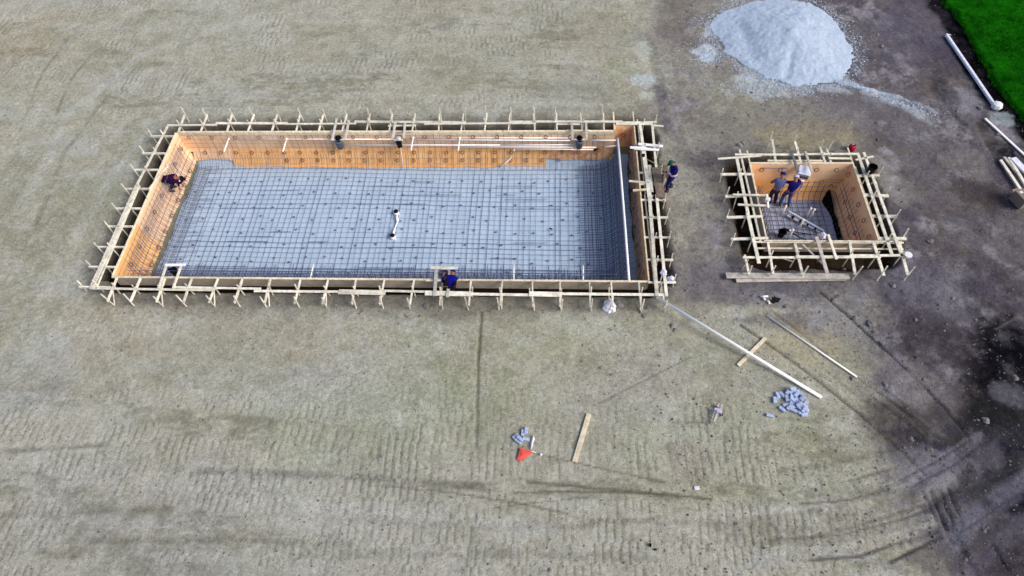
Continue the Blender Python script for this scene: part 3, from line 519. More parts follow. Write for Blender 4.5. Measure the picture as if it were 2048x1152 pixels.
# ------------------------------------------------------------------ rebar
rb = thing('rebar_mat', (LX/2, DY/2, ZF), 'wide dark steel bar mesh lining the long blue grey pool basin', 'rebar mesh', 'rebar meshes')
def wav(k, a): return a*math.sin(k*12.9898+3)*.9
mb = MB(); mw = MB(); zf = ZF+.07; h = .0085
def bar(m, pts, r=h): m.tube(pts, r, 4, cap=False)
xsb = np.arange(.62, 18.9, .255)
for k, x in enumerate(xsb):
    x = float(x)+random.uniform(-.02, .02); dr = random.uniform(-.05, .05); r = h*random.choice([.75, 1, 1, 1.35])
    pts = [(x, .36, ZT-.1), (x, .38, -.4), (x, .45, -.8), (x+dr*.2, .65, -1.06), (x+dr*.4, 1., zf)]+[(x+dr*math.sin(t*3.3), 1.+5.3*t, zf+.008*math.sin(t*9+k)) for t in (.2, .4, .6, .8)]+[(x+dr*.3, 6.5, zf), (x, 6.95, -1.08), (x, 7.2, -.82), (x, 7.3, -.5)]
    bar(mb, pts, r)
    xo = x+.06
    bar(mw, [(xo, .1, ZT-.08), (xo, .1, -.5), (xo, .45, ZF+.1)], h*.9)
    bar(mw, [(xo, 7.6, ZT-.06), (xo, 7.59, -.5), (xo, 7.3, -.95), (xo, 6.9, ZF+.09)], h*(.8 if k % 3 else 1.2))
ysb = np.arange(.75, 7.1, .258)
for k, y in enumerate(ysb):
    y = float(y); r = h*random.choice([.7, .9, 1, 1.3])
    def yy(x): return y+.035*math.sin(x*.55+k*.2)+.06*math.sin(x*.21+1)*(1 if y > 3 else .4)
    pts = [(.33, y, ZT-.1), (.36, y, -.3), (.45, y, -.72), (.66, y, -1.02), (1.0, y, zf+.02)]+[(float(x), yy(x), zf+.02+.006*math.sin(x*2)) for x in np.arange(1.6, 18.3, .8)]+[(18.75, yy(18.75), -1.1), (19.05, y, -.85), (19.18, y, -.4), (19.28, y, ZT-.08)]
    bar(mb, pts, r)
    bar(mw, [(.1, y+.1, ZT-.06), (.11, y+.1, -.5), (.3, y+.1, -.85), (.6, y+.1, ZF+.1)], h*.9)
    bar(mw, [(19.88, y+.1, ZT-.06), (19.87, y+.1, -.5), (19.8, y+.1, ZF+.1), (19.1, y+.1, ZF+.08)], h*.7)
    bar(mw, [(19.36, y+.08, ZT-.08), (19.4, y+.06, ZF+.1)], h)
for k, x in enumerate(np.arange(.5, 19., .127)):  # close starter bars, crowded and thickened to darken the shaded floor edges
    x = float(x)+random.uniform(-.02, .02); e_ = random.uniform(.75, 1.25)
    bar(mw, [(x, .22, ZT-.12-random.uniform(0, .06)), (x, .24, -.5), (x, .42, -.95), (x+.03, .72, zf+.05), (x+.02, e_+.5, zf+.04)], h*1.4)
    if k % 2: bar(mw, [(x+.05, .46, ZT-.3), (x+.05, .5, -.6), (x+.05, .62, ZF+.12)], h*1.3)
for k, y in enumerate(np.arange(.6, 7.1, .127)):  # starter bars at both ends, set close to darken the floor like shade
    y = float(y)+random.uniform(-.02, .02); e_ = random.uniform(1.0, 1.9)
    bar(mw, [(.22, y, ZT-.14), (.24, y, -.4), (.4, y, -.8), (.75, y, -1.08), (1.0, y, zf+.05), (e_, y, zf+.04)], h*.9)
    bar(mw, [(19.3, y, ZT-.05), (19.26, y, -.3), (19.1, y, -.75), (18.8, y, -1.02), (18.4, y, zf+.06), (17.2+e_*.3, y, zf+.04)], h*1.45)
for q in (.62, .74, .86, .98, 1.1, 1.22, 1.34, 1.46): bar(mw, [(.7, q, zf+.045), (18.9, q, zf+.045)], h*1.5)  # extra bars added to darken the near edge of the floor
for q in (19.2, 19.06, 18.93, 18.8, 18.66, 18.5, 18.34, 18.2, 18.05, 17.9): bar(mw, [(q, .6, zf+.06+max(0, q-18.4)*.5), (q, 7.2, zf+.06+max(0, q-18.4)*.5)], h*1.45)  # thick extra bars added to darken the shaded right end of the floor
for q in (.72, .86, 1.0, 1.14): bar(mw, [(q, .6, zf+.05), (q, 7.1, zf+.05)], h)  # added bars that darken the left floor edge
# extra lap bars in places on the floor
for k in range(26):
    x = random.uniform(1.2, 16); y = random.choice(list(ysb[3:-3]))+.03; ln = random.uniform(.8, 2.6); bar(mb, [(x, y, zf+.035), (x+ln, y+.01, zf+.035)], h*1.3)
for z, o in [(.28, 0), (.05, 0), (-.18, 0), (-.42, 0), (-.66, .05), (-.88, .22), (-1.06, .38)]:
    xr = 18.98
    bar(mw, [(.1+o, .1+o, z), (.1+o, 7.6-o, z)], h*.85); bar(mw, [(.1+o, 7.6-o, z+.01), (9, 7.6-o, z), (xr, 7.6-o, z+.01)], h*.6); bar(mw, [(19.88, .2, z), (19.88, 7.95, z)], h*.6)
    i2 = .34+(.0 if z > -.5 else .1 if z > -.8 else .25)
    bar(mb, [(i2, i2, z), (i2, 7.3-(i2-.34), z)], h*.85); bar(mb, [(i2, i2+.02, z), (18.95, i2+.02, z)], h*1.3)
    bar(mb, [(19.25-(i2-.34), .3, z), (19.25-(i2-.34), 7.5, z)], h)
    if z > -.6: bar(mw, [(19.38, .2, z), (19.38, 7.6, z)], h)
mb.build('basin_mesh', 'rebar', rb); mw.build('outer_wall_mesh', 'rebar', rb)
# ring spacers on walls
def rings(parent, lst):
    for (p, n, R) in lst: MB().ring(p, n, R, .014).build('spacer_wheel', 'ring', parent, smooth=True)
rl = []
for k in range(25): rl.append(((.9+k*.73+wav(k, .04), 7.48, -.62), (0, -1, .45), .075))
for k in range(18): rl.append(((4.6+k*.72+wav(k, .04), 7.3, -.93), (0, -1, .6), .075))
for k in range(18): rl.append(((.5+k*1.05, 7.56, .22), (0, -1, .2), .075))
for k in range(8): rl.append(((.12, .9+k*.9, -.1+wav(k, .05)), (1, 0, .3), .08)); rl.append(((.36, .6+k*.86, -.86+wav(k, .04)), (1, 0, .8), .08))
for k in range(7): rl.append(((19.86, 1.2+k*1.0, -.35+wav(k, .2)), (-1, 0, .3), .075))
rl.append(((19.6, 7.9, 0), (0, -1, .3), .09))
rings(rb, rl)
# bar chairs under the floor mesh
pts = []
for i in range(25):
    for j in range(8): pts.append((.95+i*.76+(.38 if j % 2 else 0)+random.uniform(-.17, .17), 1.25+j*.72+random.uniform(-.16, .16)))
pts = [p for p in pts if p[0] < 18.7]; pts.sort(key=lambda p: p[1])
base = None
def chair_mb(x, y):
    m = MB(); m.lathe((x, y, zf+.02), [(.012, .02), (.035, .01), (.045, -.01), (.02, -.05)], 8); m.beam((x-.06, y, zf-.0), (x+.06, y, zf-.0), .016, .012); return m
for (x, y) in pts[:100]:
    if base is None: base = chair_mb(0, 0); base.v = [(a, b, c) for a, b, c in base.v]; o = MB(); o.v = base.v; o.f = base.f; ob0 = o.build('bar_chair', 'chair', rb); me0 = ob0.data; org = ob0.location.copy(); off = wl(rb); ob = ob0
    else: ob = ob0.copy(); COL.objects.link(ob); ob.parent = rb
    ob.location = Vector((x, y, 0))
m = MB()
for (x, y) in pts[100:]: c_ = chair_mb(x, y); m.add(c_.v, c_.f)
tag(m.build('bar_chair', 'chair', rb), kind='stuff')

rs = thing('rebar_mat', ((SX0+SX1)/2, (SY0+SY1)/2, ZF), 'small dark steel bar mesh standing in the square plunge pit', 'rebar mesh', 'rebar meshes')
mb = MB(); h2 = .013
for k, x in enumerate(np.arange(25.1, 27.7, .235)):
    bar(mb, [(x, SY0+.35, .1+.15*math.sin(k*2)), (x, SY0+.4, -.9), (x, SY0+.7, zf), (x+.02, 4, zf), (x+.03, 5.1, zf)]+([(x+.05, 5.32, -.95), (x+.06, 5.4, -.25+.1*math.sin(k*5))] if k > 2 else []), h2)
for k, y in enumerate(np.arange(2.45, 5.2, .235)):
    bar(mb, [(24.95, y, -.1), (25.0, y, -.9), (25.25, y, zf+.02), (27.6, y, zf+.02)], h2); bar(mb, [(27.5, y, zf+.04), (27.9, y, zf), (28.35, y+.02, -.9), (28.44, y+.05, .0+.1*math.sin(k*3))], h2*.55)
for z in (-.3, -.55, -.85):
    bar(mb, [(25.6, 5.42, z), (28.3, 5.42, z)], h2); bar(mb, [(28.42-.1*(z < -.6), 2.1, z), (28.42-.1*(z < -.6), 5.4, z)], h2); bar(mb, [(25.0, 2.2, z), (25.0, 5.2, z)], h2); bar(mb, [(25.0, SY0+.38, z), (28.3, SY0+.38, z)], h2)
for k in range(9): y = 2.3+.3*k; bar(mb, [(25.0, y, -.9), (25.0, y+.25, .0)], h2*.8); bar(mb, [(25.0, y+.25, -.9), (25.0, y, .0)], h2*.8)
bar(mb, [(25.05, 5.7, ZT-.14), (26.1, 5.7, ZT-.16)], .02)
mb.build('pit_mesh', 'rebar', rs)
rings(rs, [((p[0], 5.72, .12), (0, -1, .3), .085) for p in [(25.1,), (25.85,), (27.3,), (28.1,)]]+[((28.52, y, .1), (-1, 0, .3), .085) for y in (5.5, 4.7, 3.9, 3.1, 2.3)]+[((28.42, y, -.55), (-1, 0, .4), .085) for y in (4.6, 3.8, 3.0, 2.3)]+[((x, 5.62, z), (0, -1, .4), .085) for x, z in ((26.9, -.55), (27.7, -.5), (26.8, -.85), (27.6, -.88), (28.15, -.75))])

# ------------------------------------------------------------------ pipes
def pipe(label, pts, r=.03, name='pvc_pipe', group=None, m='pvc', cat='pipe'):
    o = MB().tube(pts, r, 8).build(name, m, smooth=True); return tag(o, label, cat, group)
gp = 'white pipes along the far pool wall'
zp = .08
def PR(label, a, b, z=zp, r=.028, ends=(), group=gp):
    A = V(*a, z); B = V(*b, z); t = thing('pvc_pipe', A, label, 'pipe', group)
    MB().tube([A, B], r, 8).build('pipe_run', 'pvc', t, smooth=True)
    for e in ends:
        p = V(*e, z); MB().lathe(p, [(.0, -.05), (.045, -.05), (.045, .05), (.0, .05)], 8, axis=(B-A)).build('elbow', 'pvc', t, smooth=True)
        MB().tube([p, p+Vector((0, -.75, -.02))], .034, 8).build('inlet_stub', 'pvc', t, smooth=True)
    return t
PR('long white pipe below the far rail with two short stubs at its left end', (457, 278), (800, 278.5), ends=((457, 278), (573, 278)))
PR('white pipe run under the far rail with stubs right of the middle box', (826, 275.5), (1145, 276), z=.14, ends=((826, 275.5), (919, 276)))
PR('white pipe between middle and right boxes just below the upper run', (805, 279), (1140, 281), z=.04)
PR('white pipe starting at the left box and running right along the wall break', (686, 290), (1000, 290), z=-.18)
PR('white pipe in the right half of the wall break, third from the top', (990, 290.5), (1151, 289.5), z=-.2)
PR('lowest but one white pipe in the bundle right of centre', (918, 293.5), (1192, 294.5), z=-.27)
PR('lowest white pipe, ending at a dark fitting near the right corner', (1029, 298), (1194, 299), z=-.33)
PR('short white pipe between the right box and the corner notch', (1180, 280.5), (1232, 280.5), z=.02)
PR('short tilted white pipe end near the corner notch', (1210, 294), (1235, 291), z=-.28, r=.035)
tag(MB().tube([V(1029, 298, -.33), V(1027, 304, -.4), V(1022, 316, -.85), V(1012, 325, -1.0), V(1001, 333, -1.1)], .03, 8).build('curved_pipe', 'pvc', smooth=True), 'bent white pipe curving down the orange slope onto the floor', 'pipe')
tag(MB().tube([V(801, 292, -.1), V(804, 315, -.7), V(806, 334, -1.1)], .014, 6).build('thin_rod', 'pvc', smooth=True), 'thin white rod hanging from the middle box down the far slope', 'rod')
tag(MB().lathe(V(1192, 299, -.33), [(0, -.12), (.05, -.12), (.05, .02), (.03, .04), (.03, .14), (0, .14)], 8, axis=(1, .2, .2)).build('pipe_fitting', 'dark', smooth=True), 'dark pipe fitting at the end of the lowest pipe', 'fitting')
for a, b, lab in [((627, 527), (622, 553), 'left one of the white stubs sticking into the pool over the near rail'), ((1027.5, 529), (1027.5, 560), 'white stub over the near rail right of the single black floor object'), ((1166, 531), (1166, 561), 'rightmost white stub over the near rail close to the overflow')]:
    p = V(*b, .1); q = V(*a, .1); tag(MB().tube([Vector((p.x, .03, .1)), q], .035, 8).build('inlet_stub', 'pvc', smooth=True), lab, 'pipe', 'stubs over the near rail')
# overflow pipe on top of the standing mesh at the right
op = thing('overflow_pipe', (19.33, 3.7, .34), 'long white overflow pipe on top of the standing mesh at the right pool end', 'pipe')
MB().tube([(19.33, .02, .36), (19.33, 2.5, .36), (19.32, 5, .36), (19.3, 7.3, .36)], .045, 10).build('pipe_run', 'pvc', op, smooth=True)
m = MB()
for k in range(60):
    y = .2+k*.118; m.beam((19.27, y, .33), (19.36, y+.09, .22), .035, .012)
m.build('tie_clips', 'pvc', op)
# floor drains
dr = thing('floor_drain', V(788, 447, ZF), 'pair of black capped white floor drains joined by a pipe', 'drain')
zc = ZF+.14
for p in ((792, 423), (785, 471)):
    c = V(*p, ZF+.2); d = MB(); d.lathe((c.x, c.y, ZF), [(.12, 0), (.12, .12), (.1, .2), (0, .2)], 14); d.build('drain_pot', 'pvc', dr, smooth=True)
    MB().lathe((c.x, c.y, ZF+.2), [(.1, -.01), (.1, .03), (.085, .05), (0, .055)], 14).build('drain_cap', 'dark', dr, smooth=True)
a = V(793, 430, zc); b_ = V(795, 443, zc-.03); c = V(788, 460, zc); d = V(786, 470, zc)
MB().tube([a, b_], .055, 8).build('pipe_run', 'pvc', dr, smooth=True); MB().tube([V(790, 456, zc), d], .055, 8).build('pipe_run', 'pvc', dr, smooth=True); MB().tube([b_, V(790, 456, zc-.05)], .03, 8).build('pipe_run', 'pvc', dr, smooth=True)
tag(MB().beam(V(1099, 456, zf+.05), V(1105, 459, zf+.06), .05, .05).build('tool', 'black', bevel=.01), 'small black hand tool lying alone on the mesh floor', 'tool')

# ------------------------------------------------------------------ skimmer boxes hanging from plank pairs
def plank(a, b, wd, th, m, label, name='plank', cat='plank', group=None):
    return tag(MB().beam(a, b, wd, th).build(name, m, bevel=.005), label, cat, group)
ZP = ZT+.14
gk = 'planks laid over the rail beside the boxes'
for (a, b, lab) in [((673.5, 237), (664, 281), 'grey plank left of the far left box'), ((698, 240), (690, 280), 'grey plank right of the far left box'), ((790.5, 245), (785.5, 276), 'grey plank left of the far middle box'), ((810, 245), (807.5, 276), 'grey plank right of the far middle box'),
                 ((1143.5, 244), (1145, 280), 'grey plank left of the far right box'), ((1172, 245), (1173, 280), 'grey plank right of the far right box')]:
    plank(V(*a, ZP), V(*b, ZP), .1, .04, 'grey', lab+', lying across rail and ledger', group=gk)
for (a, b, lab) in [((333, 530), (317, 577), 'pale plank left of the near left box'), ((363, 530), (346, 577), 'pale plank right of the near left box')]:
    plank(V(*a, ZP), V(*b, ZP), .09, .04, 'wood', lab+', across the near rail', group=gk)
plank(V(330, 530, ZP+.05), V(371, 529.5, ZP+.05), .1, .04, 'pvc', 'white board closing the two planks at the near left box')
for (a, b, lab) in [((873, 533), (869, 592), 'weathered plank left of the near middle box'), ((901, 533), (895, 594), 'weathered plank under the crouching man in bright blue')]:
    plank(V(*a, ZP), V(*b, ZP), .12, .04, 'grey', lab, group=gk)
plank(V(861, 535.5, ZP+.05), V(915, 536.5, ZP+.05), .12, .04, 'wood', 'pale board across the plank ends at the near middle box')
def skim(px, py, z, cols, label, s=1., white_top=False):
    c = V(px, py, z); t = thing('skimmer_box', c, label, 'skimmer', 'skimmer boxes hung at the pool rim')
    MB().lathe(c, [(.0, -.34*s), (.12*s, -.34*s), (.15*s, .0), (.17*s, .02), (.17*s, .06), (.13*s, .06), (.12*s, -.1), (0, -.12)], 14).build('body', cols[0], t, smooth=True)
    MB().box(c+Vector((0, .0, .085)), (.42*s, .06, .05)).build('crosspiece', cols[1], t)
    if cols[2]: MB().lathe(c+Vector((0, .06, .1)), [(.12*s, 0), (.12*s, .04), (.09*s, .09), (0, .1)], 12).build('lid', cols[2], t, smooth=True)
    return t
skim(677, 282, .1, ('greyp', 'white', 'dark'), 'grey box with a dark lid between planks at the far left', 1.15)
skim(797.5, 283, .1, ('black', 'white', 'white'), 'black box with a white lid between planks at the far middle', .9)
skim(1159, 282, .1, ('greyp', 'white', 'black'), 'grey box with a black lid between planks at the far right', 1.1)
skim(347, 541, .2, ('dark', 'dark', None), 'dark round box under the white framed planks at the near left', .85)
skim(888, 548, .2, ('greyp', 'greyp', None), 'open grey blue box beside the crouching man in bright blue', 1.15)
tag(MB().lathe(V(1261, 294, -.2), [(0, -.1), (.1, -.1), (.12, .05), (.06, .1), (0, .1)], 10).build('wall_fitting', 'greyp', smooth=True), 'grey round fitting on the rusty wall of the corner notch', 'fitting')

# ------------------------------------------------------------------ loose timber, pipes, boards
def gp_(px, py, dz=.03): g_ = max(G(px, py).z, -.02)+dz; return V(px, py, g_)
plank(gp_(1452, 551, .16), gp_(1698, 553, .16), .24, .05, 'grey', 'long grey plank lying on another below the small pit')
plank(gp_(1472, 561, .09), gp_(1692, 557, .09), .16, .05, 'grey', 'narrower grey plank partly under the long one below the small pit')
plank(gp_(1178, 828, .05), gp_(1149, 924, .05), .16, .05, 'wood2', 'thick short board lying alone on the bare soil right of the red flag')
plank(gp_(1531, 676, .04), gp_(1476, 731, .04), .12, .05, 'wood2', 'short yellowish plank crossed by the long white pipe')
MBp = [(1313, 594), (1400, 645), (1500, 707), (1643, 795)]
pipe('long white pipe running from the formwork corner over the short plank', [V(1313, 594, ZL+.05), V(1643, 795, .06)], .058)
pipe('thin white pipe lying on the soil left of the dark ruts', [V(1535, 632, .06), V(1714, 754, .06)], .032)
gg = thing('gutter', gp_(1893, 70), 'white downpipe with a bulky white end lying beside the lawn edge', 'pipe')
a = gp_(1893, 70, .1); b_ = gp_(1989, 211, .1); MB().beam(a, b_, .17, .12).build('pipe_run', 'sheet', gg, bevel=.03); MB().lathe(b_+Vector((.06, -.06, -.06)), [(0, 0), (.2, 0), (.24, .1), (.2, .2), (.08, .24), (0, .24)], 8).build('end_box', 'white', gg); MB().beam(a+Vector((.02, .1, 0)), a+Vector((.2, 0, 0)), .03, .03).build('bracket', 'pvc', gg)
plank(gp_(1970, 237, .06), gp_(2062, 322, .06), .1, .05, 'pvc', 'straight white strip lying on black soil near the lawn')
# planks + box at right edge
for i, (a, b, wd, m, lab) in enumerate([((2001, 320), (2040, 378), .12, 'wood', 'leftmost pale plank sticking out from the cardboard box'), ((2008, 314), (2034, 345), .1, 'grey', 'grey brown plank second from the left at the cardboard box'), ((2017, 315), (2056, 378), .12, 'wood', 'pale plank third from the left at the cardboard box'), ((2026, 316), (2078, 370), .26, 'sheet', 'wide whitish stained board at the right of the plank pile')]):
    plank(gp_(*a, .12+.03*i), gp_(*b, .14+.03*i), wd, .06, m, lab, group='planks by the cardboard box')
bx_ = thing('cardboard_box', gp_(2048, 395, 0), 'brown cardboard box with a white sticker on the planks at the right edge', 'box')
p = gp_(2050, 396, .3); Rz = Matrix.Rotation(rad(18), 3, 'Z'); MB().box(p, (.72, .6, .46), Rz).build('carton', 'card', bx_, bevel=.01); MB().box(p+Rz@Vector((-.2, .16, .235)), (.13, .1, .006), Rz).build('sticker', 'sheet', bx_); MB().box(p+Rz@Vector((-.3, .33, .2)), (.25, .12, .02), Rz@Matrix.Rotation(.4, 3, 'X')).build('flap', 'card', bx_)
# brown boards by the man in the green cap
for a, b, wd, lab in [((1312, 335), (1322, 396), .34, 'broad brown board lying over the ledger near the man in the green cap'), ((1332, 330), (1328, 405), .16, 'dark brown board on the soil in front of the man in the green cap')]:
    plank(V(*a, ZL+.06 if wd > .3 else .05), V(*b, ZL+.06 if wd > .3 else .05), wd, .04, 'brown', lab)
gw = 'fresh pale boards at the right corner'
for a, b, wd, z, lab in [((1276, 288), (1326, 292.5), .13, ZP, 'upper bright white board across the right ledgers'), ((1260, 295), (1293, 296), .12, ZP+.04, 'short bright board end over the right rail'), ((1268, 297), (1318, 300), .12, ZP, 'lower bright white board across the right ledgers')]:
    plank(V(*a, z), V(*b, z), wd, .04, 'pvc', lab, group=gw)
tag(MB().lathe(V(1287, 310, ZP), [(0, -.06), (.07, -.06), (.07, .02), (0, .03)], 10).build('tape_roll', 'black', smooth=True), 'small black roll on the right ledger board', 'tape roll')
# hose held by the man
# spa plank pairs
gs = 'planks over the small formwork'
for a, b, wd, m, lab in [((660, 165), (708, 303), .1, 'greyp', 'blue grey plank over the far rail above the man in navy'), ((758, 155), (805, 298), .1, 'grey', 'brownish grey plank right of the white sheet on the far rail'), ((838, 770), (915, 1030), .13, 'grey', 'wide grey plank over the near rail left of the white bag'), ((922, 752), (982, 930), .1, 'wood', 'pale plank over the near rail right of the white bag'),
                    ((235, 465), (485, 470), .09, 'wood', 'upper plank over the left rail above the white cup'), ((272, 537), (500, 545), .09, 'wood', 'lower plank over the left rail below the white cup')]:
    plank(V(*Z7(*a), ZP), V(*Z7(*b), ZP), wd, .04, m, lab, group=gs)
plank(V(*Z7(482, 462), ZP+.03), V(*Z7(492, 560), ZP+.03), .07, .03, 'pvc', 'short white piece joining the two planks at the white cup')
def cup(px, py, z, r, hh, m, label, name='bucket', cat='bucket', rim=None, top=None):
    c = V(px, py, z); t = thing(name, c, label, cat)
    MB().lathe(c, [(0, 0), (r*.8, 0), (r, hh), (r*1.06, hh), (r*1.06, hh+.02), (r*.93, hh+.02), (r*.75, .03), (0, .03)] if top is None else [(0, 0), (r*.8, 0), (r, hh), (r*1.05, hh), (r*1.05, hh+.03), (0, hh+.035)], 18).build('body', m, t, smooth=False)
    MB().tube([c+Vector((r*math.cos(a), r*.25*math.sin(a)-r*.5, hh*.8+.0*a)) for a in np.linspace(0, math.pi, 9)], .008, 5).build('handle', rim or m, t)
    return t
cup(1740, 344, ZP-.02, .17, .3, 'black', 'black bucket standing on the right ledger of the small formwork')
cup(1815, 512, ZP-.04, .13, .06, 'white', 'white round tub lid at the lower right corner of the small formwork', 'tub', 'tub', top=1)
cup(1534, 403, ZP, .09, .14, 'white', 'white cup between two planks on the left rim of the small pit', 'cup', 'cup', top=1)
cup(1561, 472, zf, .15, .28, 'black', 'black bucket down in the small pit on the mesh')
c = gp_(1702, 300, 0); cn = thing('fuel_can', c, 'small red fuel can standing behind the far right corner of the small pit', 'fuel can')
MB().lathe(c, [(0, 0), (.13, 0), (.15, .05), (.14, .22), (.05, .27), (0, .27)], 12).build('can_body', 'redp', cn, smooth=True); MB().lathe(c+Vector((.04, 0, .26)), [(0, 0), (.04, 0), (.035, .06), (0, .06)], 8).build('cap', 'black', cn); MB().tube([c+Vector((-.08, 0, .22)), c+Vector((-.05, 0, .32)), c+Vector((.03, 0, .32))], .012, 6).build('handle', 'sheet', cn)
# white sheet/tray held at far rim of pit
pl = thing('white_tray', V(1609, 340, .35), 'white square tray with a dark underside hanging at the far rim of the pit', 'tray')
Rt = Matrix.Rotation(rad(-18), 3, 'Z')@Matrix.Rotation(rad(14), 3, 'X'); p = V(1610, 341, .35); MB().box(p, (.48, .42, .03), Rt).build('tray_top', 'sheet', pl, bevel=.01); MB().box(p+Rt@Vector((-.02, -.2, -.12)), (.44, .14, .2), Rt).build('tray_body', 'greyp', pl, bevel=.02)
# white elbow pipe near the man
q = V(1600, 360, -.2); pipe('white bent pipe leaning on the orange wall right of the man in navy', [V(1598, 362, -.3), V(1607, 362, -.3), V(1606, 368, -.5), V(1594, 392, -1.0)], .035)
for a, lab in [((1572, 412), 'white upright pipe stub near the feet of the man in navy'), ((1622, 417), 'left of the two upright white stubs in the pit'), ((1629, 419), 'right of the two upright white stubs in the pit'), ((1607, 440), 'white upright stub crossing the channel bars'), ((1586, 460), 'white upright stub beside the black tools')]:
    p = V(*a, -.62); t = MB().tube([(p.x, p.y, ZF), (p.x, p.y, -.62)], .035, 8); t.lathe((p.x, p.y, -.62), [(.045, -.05), (.045, .03), (0, .03)], 8); tag(t.build('riser_pipe', 'pvc', smooth=True), lab, 'pipe', 'upright stubs in the small pit')
ch = thing('channel_bars', V(1612, 443, -1.), 'pair of pale metal channel bars joined by black spacers across the pit mesh', 'channel bars')
za = -.98; A1 = V(1578, 423, za); A2 = V(1648, 462, za); B1 = V(1574, 431, za-.1); B2 = V(1640, 464, za-.1)
MB().beam(A1, A2, .07, .05).build('upper_bar', 'alu', ch, bevel=.005); MB().beam(B1, B2, .06, .05).build('lower_bar', 'alu', ch, bevel=.005)
for t in (.17, .4, .62, .85): pa = B1.lerp(B2, t); pb = A1.lerp(A2, t-.05); MB().beam(pa-(pb-pa)*.2, pa+(pb-pa)*.6, .07, .09).build('spacer', 'black', ch)
tl = thing('bolt_cutter', V(1590, 466, -1.05), 'long black bolt cutter lying on the pit mesh', 'bolt cutter')
a = V(1566, 457, zf+.1); b_ = V(1580, 462, zf+.1); MB().beam(a, b_, .12, .05).build('jaw', 'dark', tl, bevel=.01); MB().tube([b_, V(1595, 465, zf+.1), V(1622, 469, zf+.1)], .022, 6).build('arm', 'black', tl); MB().tube([b_, V(1594, 472, zf+.1), V(1612, 480, zf+.1)], .022, 6).build('arm', 'black', tl); MB().lathe(b_, [(0, -.03), (.05, -.03), (.05, .05), (0, .05)], 8).build('pivot', 'alu', tl)

# crumpled bags and rags
def rag(px, py, z, rx, ry, hh, label, m='sheet', name='plastic_bag', cat='bag', seed=1, n=18):
    c = V(px, py, z); mb = MB(); vs = []; R_ = random.Random(seed)
    rings_ = [(1., 0), (.95, .3), (.75, .7), (.45, .95), (.15, 1.05)]
    for (r, zz) in rings_:
        for k in range(n):
            a = 2*math.pi*k/n; j = 1+.10*math.sin(k*1.05+seed)+.08*math.sin(k*2.1)+R_.uniform(-.10, .10)
            vs.append(c+Vector((rx*r*j*math.cos(a), ry*r*j*math.sin(a), hh*(zz+R_.uniform(-.22, .22)*(r < 1)))))
    vs.append(c+Vector((0, 0, hh))); fs = []
    for i in range(len(rings_)-1):
        for k in range(n): fs.append((i*n+k, i*n+(k+1) % n, (i+1)*n+(k+1) % n, (i+1)*n+k))
    for k in range(n): fs.append(((len(rings_)-1)*n+k, (len(rings_)-1)*n+(k+1) % n, len(vs)-1))
    mb.add(vs, fs); return tag(mb.build(name, m), label, cat)
rag(1219, 614, .0, .25, .27, .22, 'crumpled white bag on the soil below the near right braces', seed=3)
rag(1327, 545, ZP, .12, .14, .1, 'white rag on the right ledger board', name='rag', cat='rag', seed=4)
rag(1341, 559, .35, .16, .13, .12, 'white rag draped over the end of the lower right brace', name='rag', cat='rag', seed=5)
rag(1643, 473, -.15, .17, .14, .18, 'white plastic bag hanging between the planks at the near rim of the pit', seed=6)
rag(1548, 600, .0, .25, .2, .05, 'flat dark grey bag on the soil beside the white tee pieces', m='dark', seed=8)
# bits of pvc at (1530,597)
for a, b, lab in [((1521, 593), (1536, 592.5), 'white short pipe piece lying crosswise above the dark bag'), ((1526, 594.5), (1530, 600), 'short white piece under the crosswise pipe piece'), ((1536, 601), (1539, 608), 'short white piece nearest the dark bag')]:
    pipe(lab, [gp_(*a, .05), gp_(*b, .05)], .035, 'pipe_offcut', cat='offcut')
tag(MB().box(gp_(1394, 976, .04), (.15, .11, .02), Matrix.Rotation(.1, 3, 'Z')).build('paper_label', 'sheet'), 'small white card lying alone on the trodden soil', 'card')
tag(MB().beam(gp_(1301, 1087, .03), gp_(1300, 1093, .05), .06, .05).build('bolt', 'black'), 'small black object on the soil near the lower frame edge', 'scrap')
tag(MB().beam(gp_(1307, 1099, .03), gp_(1314, 1099, .03), .04, .03).build('bolt', 'black'), 'tiny black bar beside the small black object', 'scrap')

# ------------------------------------------------------------------ bricks
bk = MB(); bk.box((0, 0, .045), (.22, .11, .09)); brick0 = tag(bk.build('brick', 'brick', bevel=.008), 'blue grey brick', 'brick', 'blue grey bricks in the loose heap')
Rb = random.Random(11)
def zb(x, y, off=(1530, 770), s=14.4): return (off[0]+x/s, off[1]+y/s)
used0 = False
def put_brick(px, py, z, rz, label, group, tilt=(0, 0), first=False):
    o = brick0 if first else brick0.copy()
    if not first: COL.objects.link(o)
    o.location = G(px, py)+Vector((0, 0, z)); o.rotation_euler = (tilt[0], tilt[1], rz); o['label'] = label; o['group'] = group; return o
gb = 'blue grey bricks in the loose heap'; hl = 'blue grey brick jumbled in the heap by the long white pipe'
put_brick(*zb(265, 455), 0, rad(83), 'upright brick lowest of the three just left of the heap', gb, first=True)
put_brick(*zb(350, 315), 0, rad(100), 'middle brick of the three just left of the heap', gb)
put_brick(*zb(470, 300), .02, rad(-52), 'slanting brick of the three just left of the heap', gb)
put_brick(*zb(480, 720), 0, rad(-48), 'lone slanting brick below the left side of the heap', gb)
put_brick(*zb(125, 900), 0, rad(-16), 'lone brick farthest left of the heap', gb)
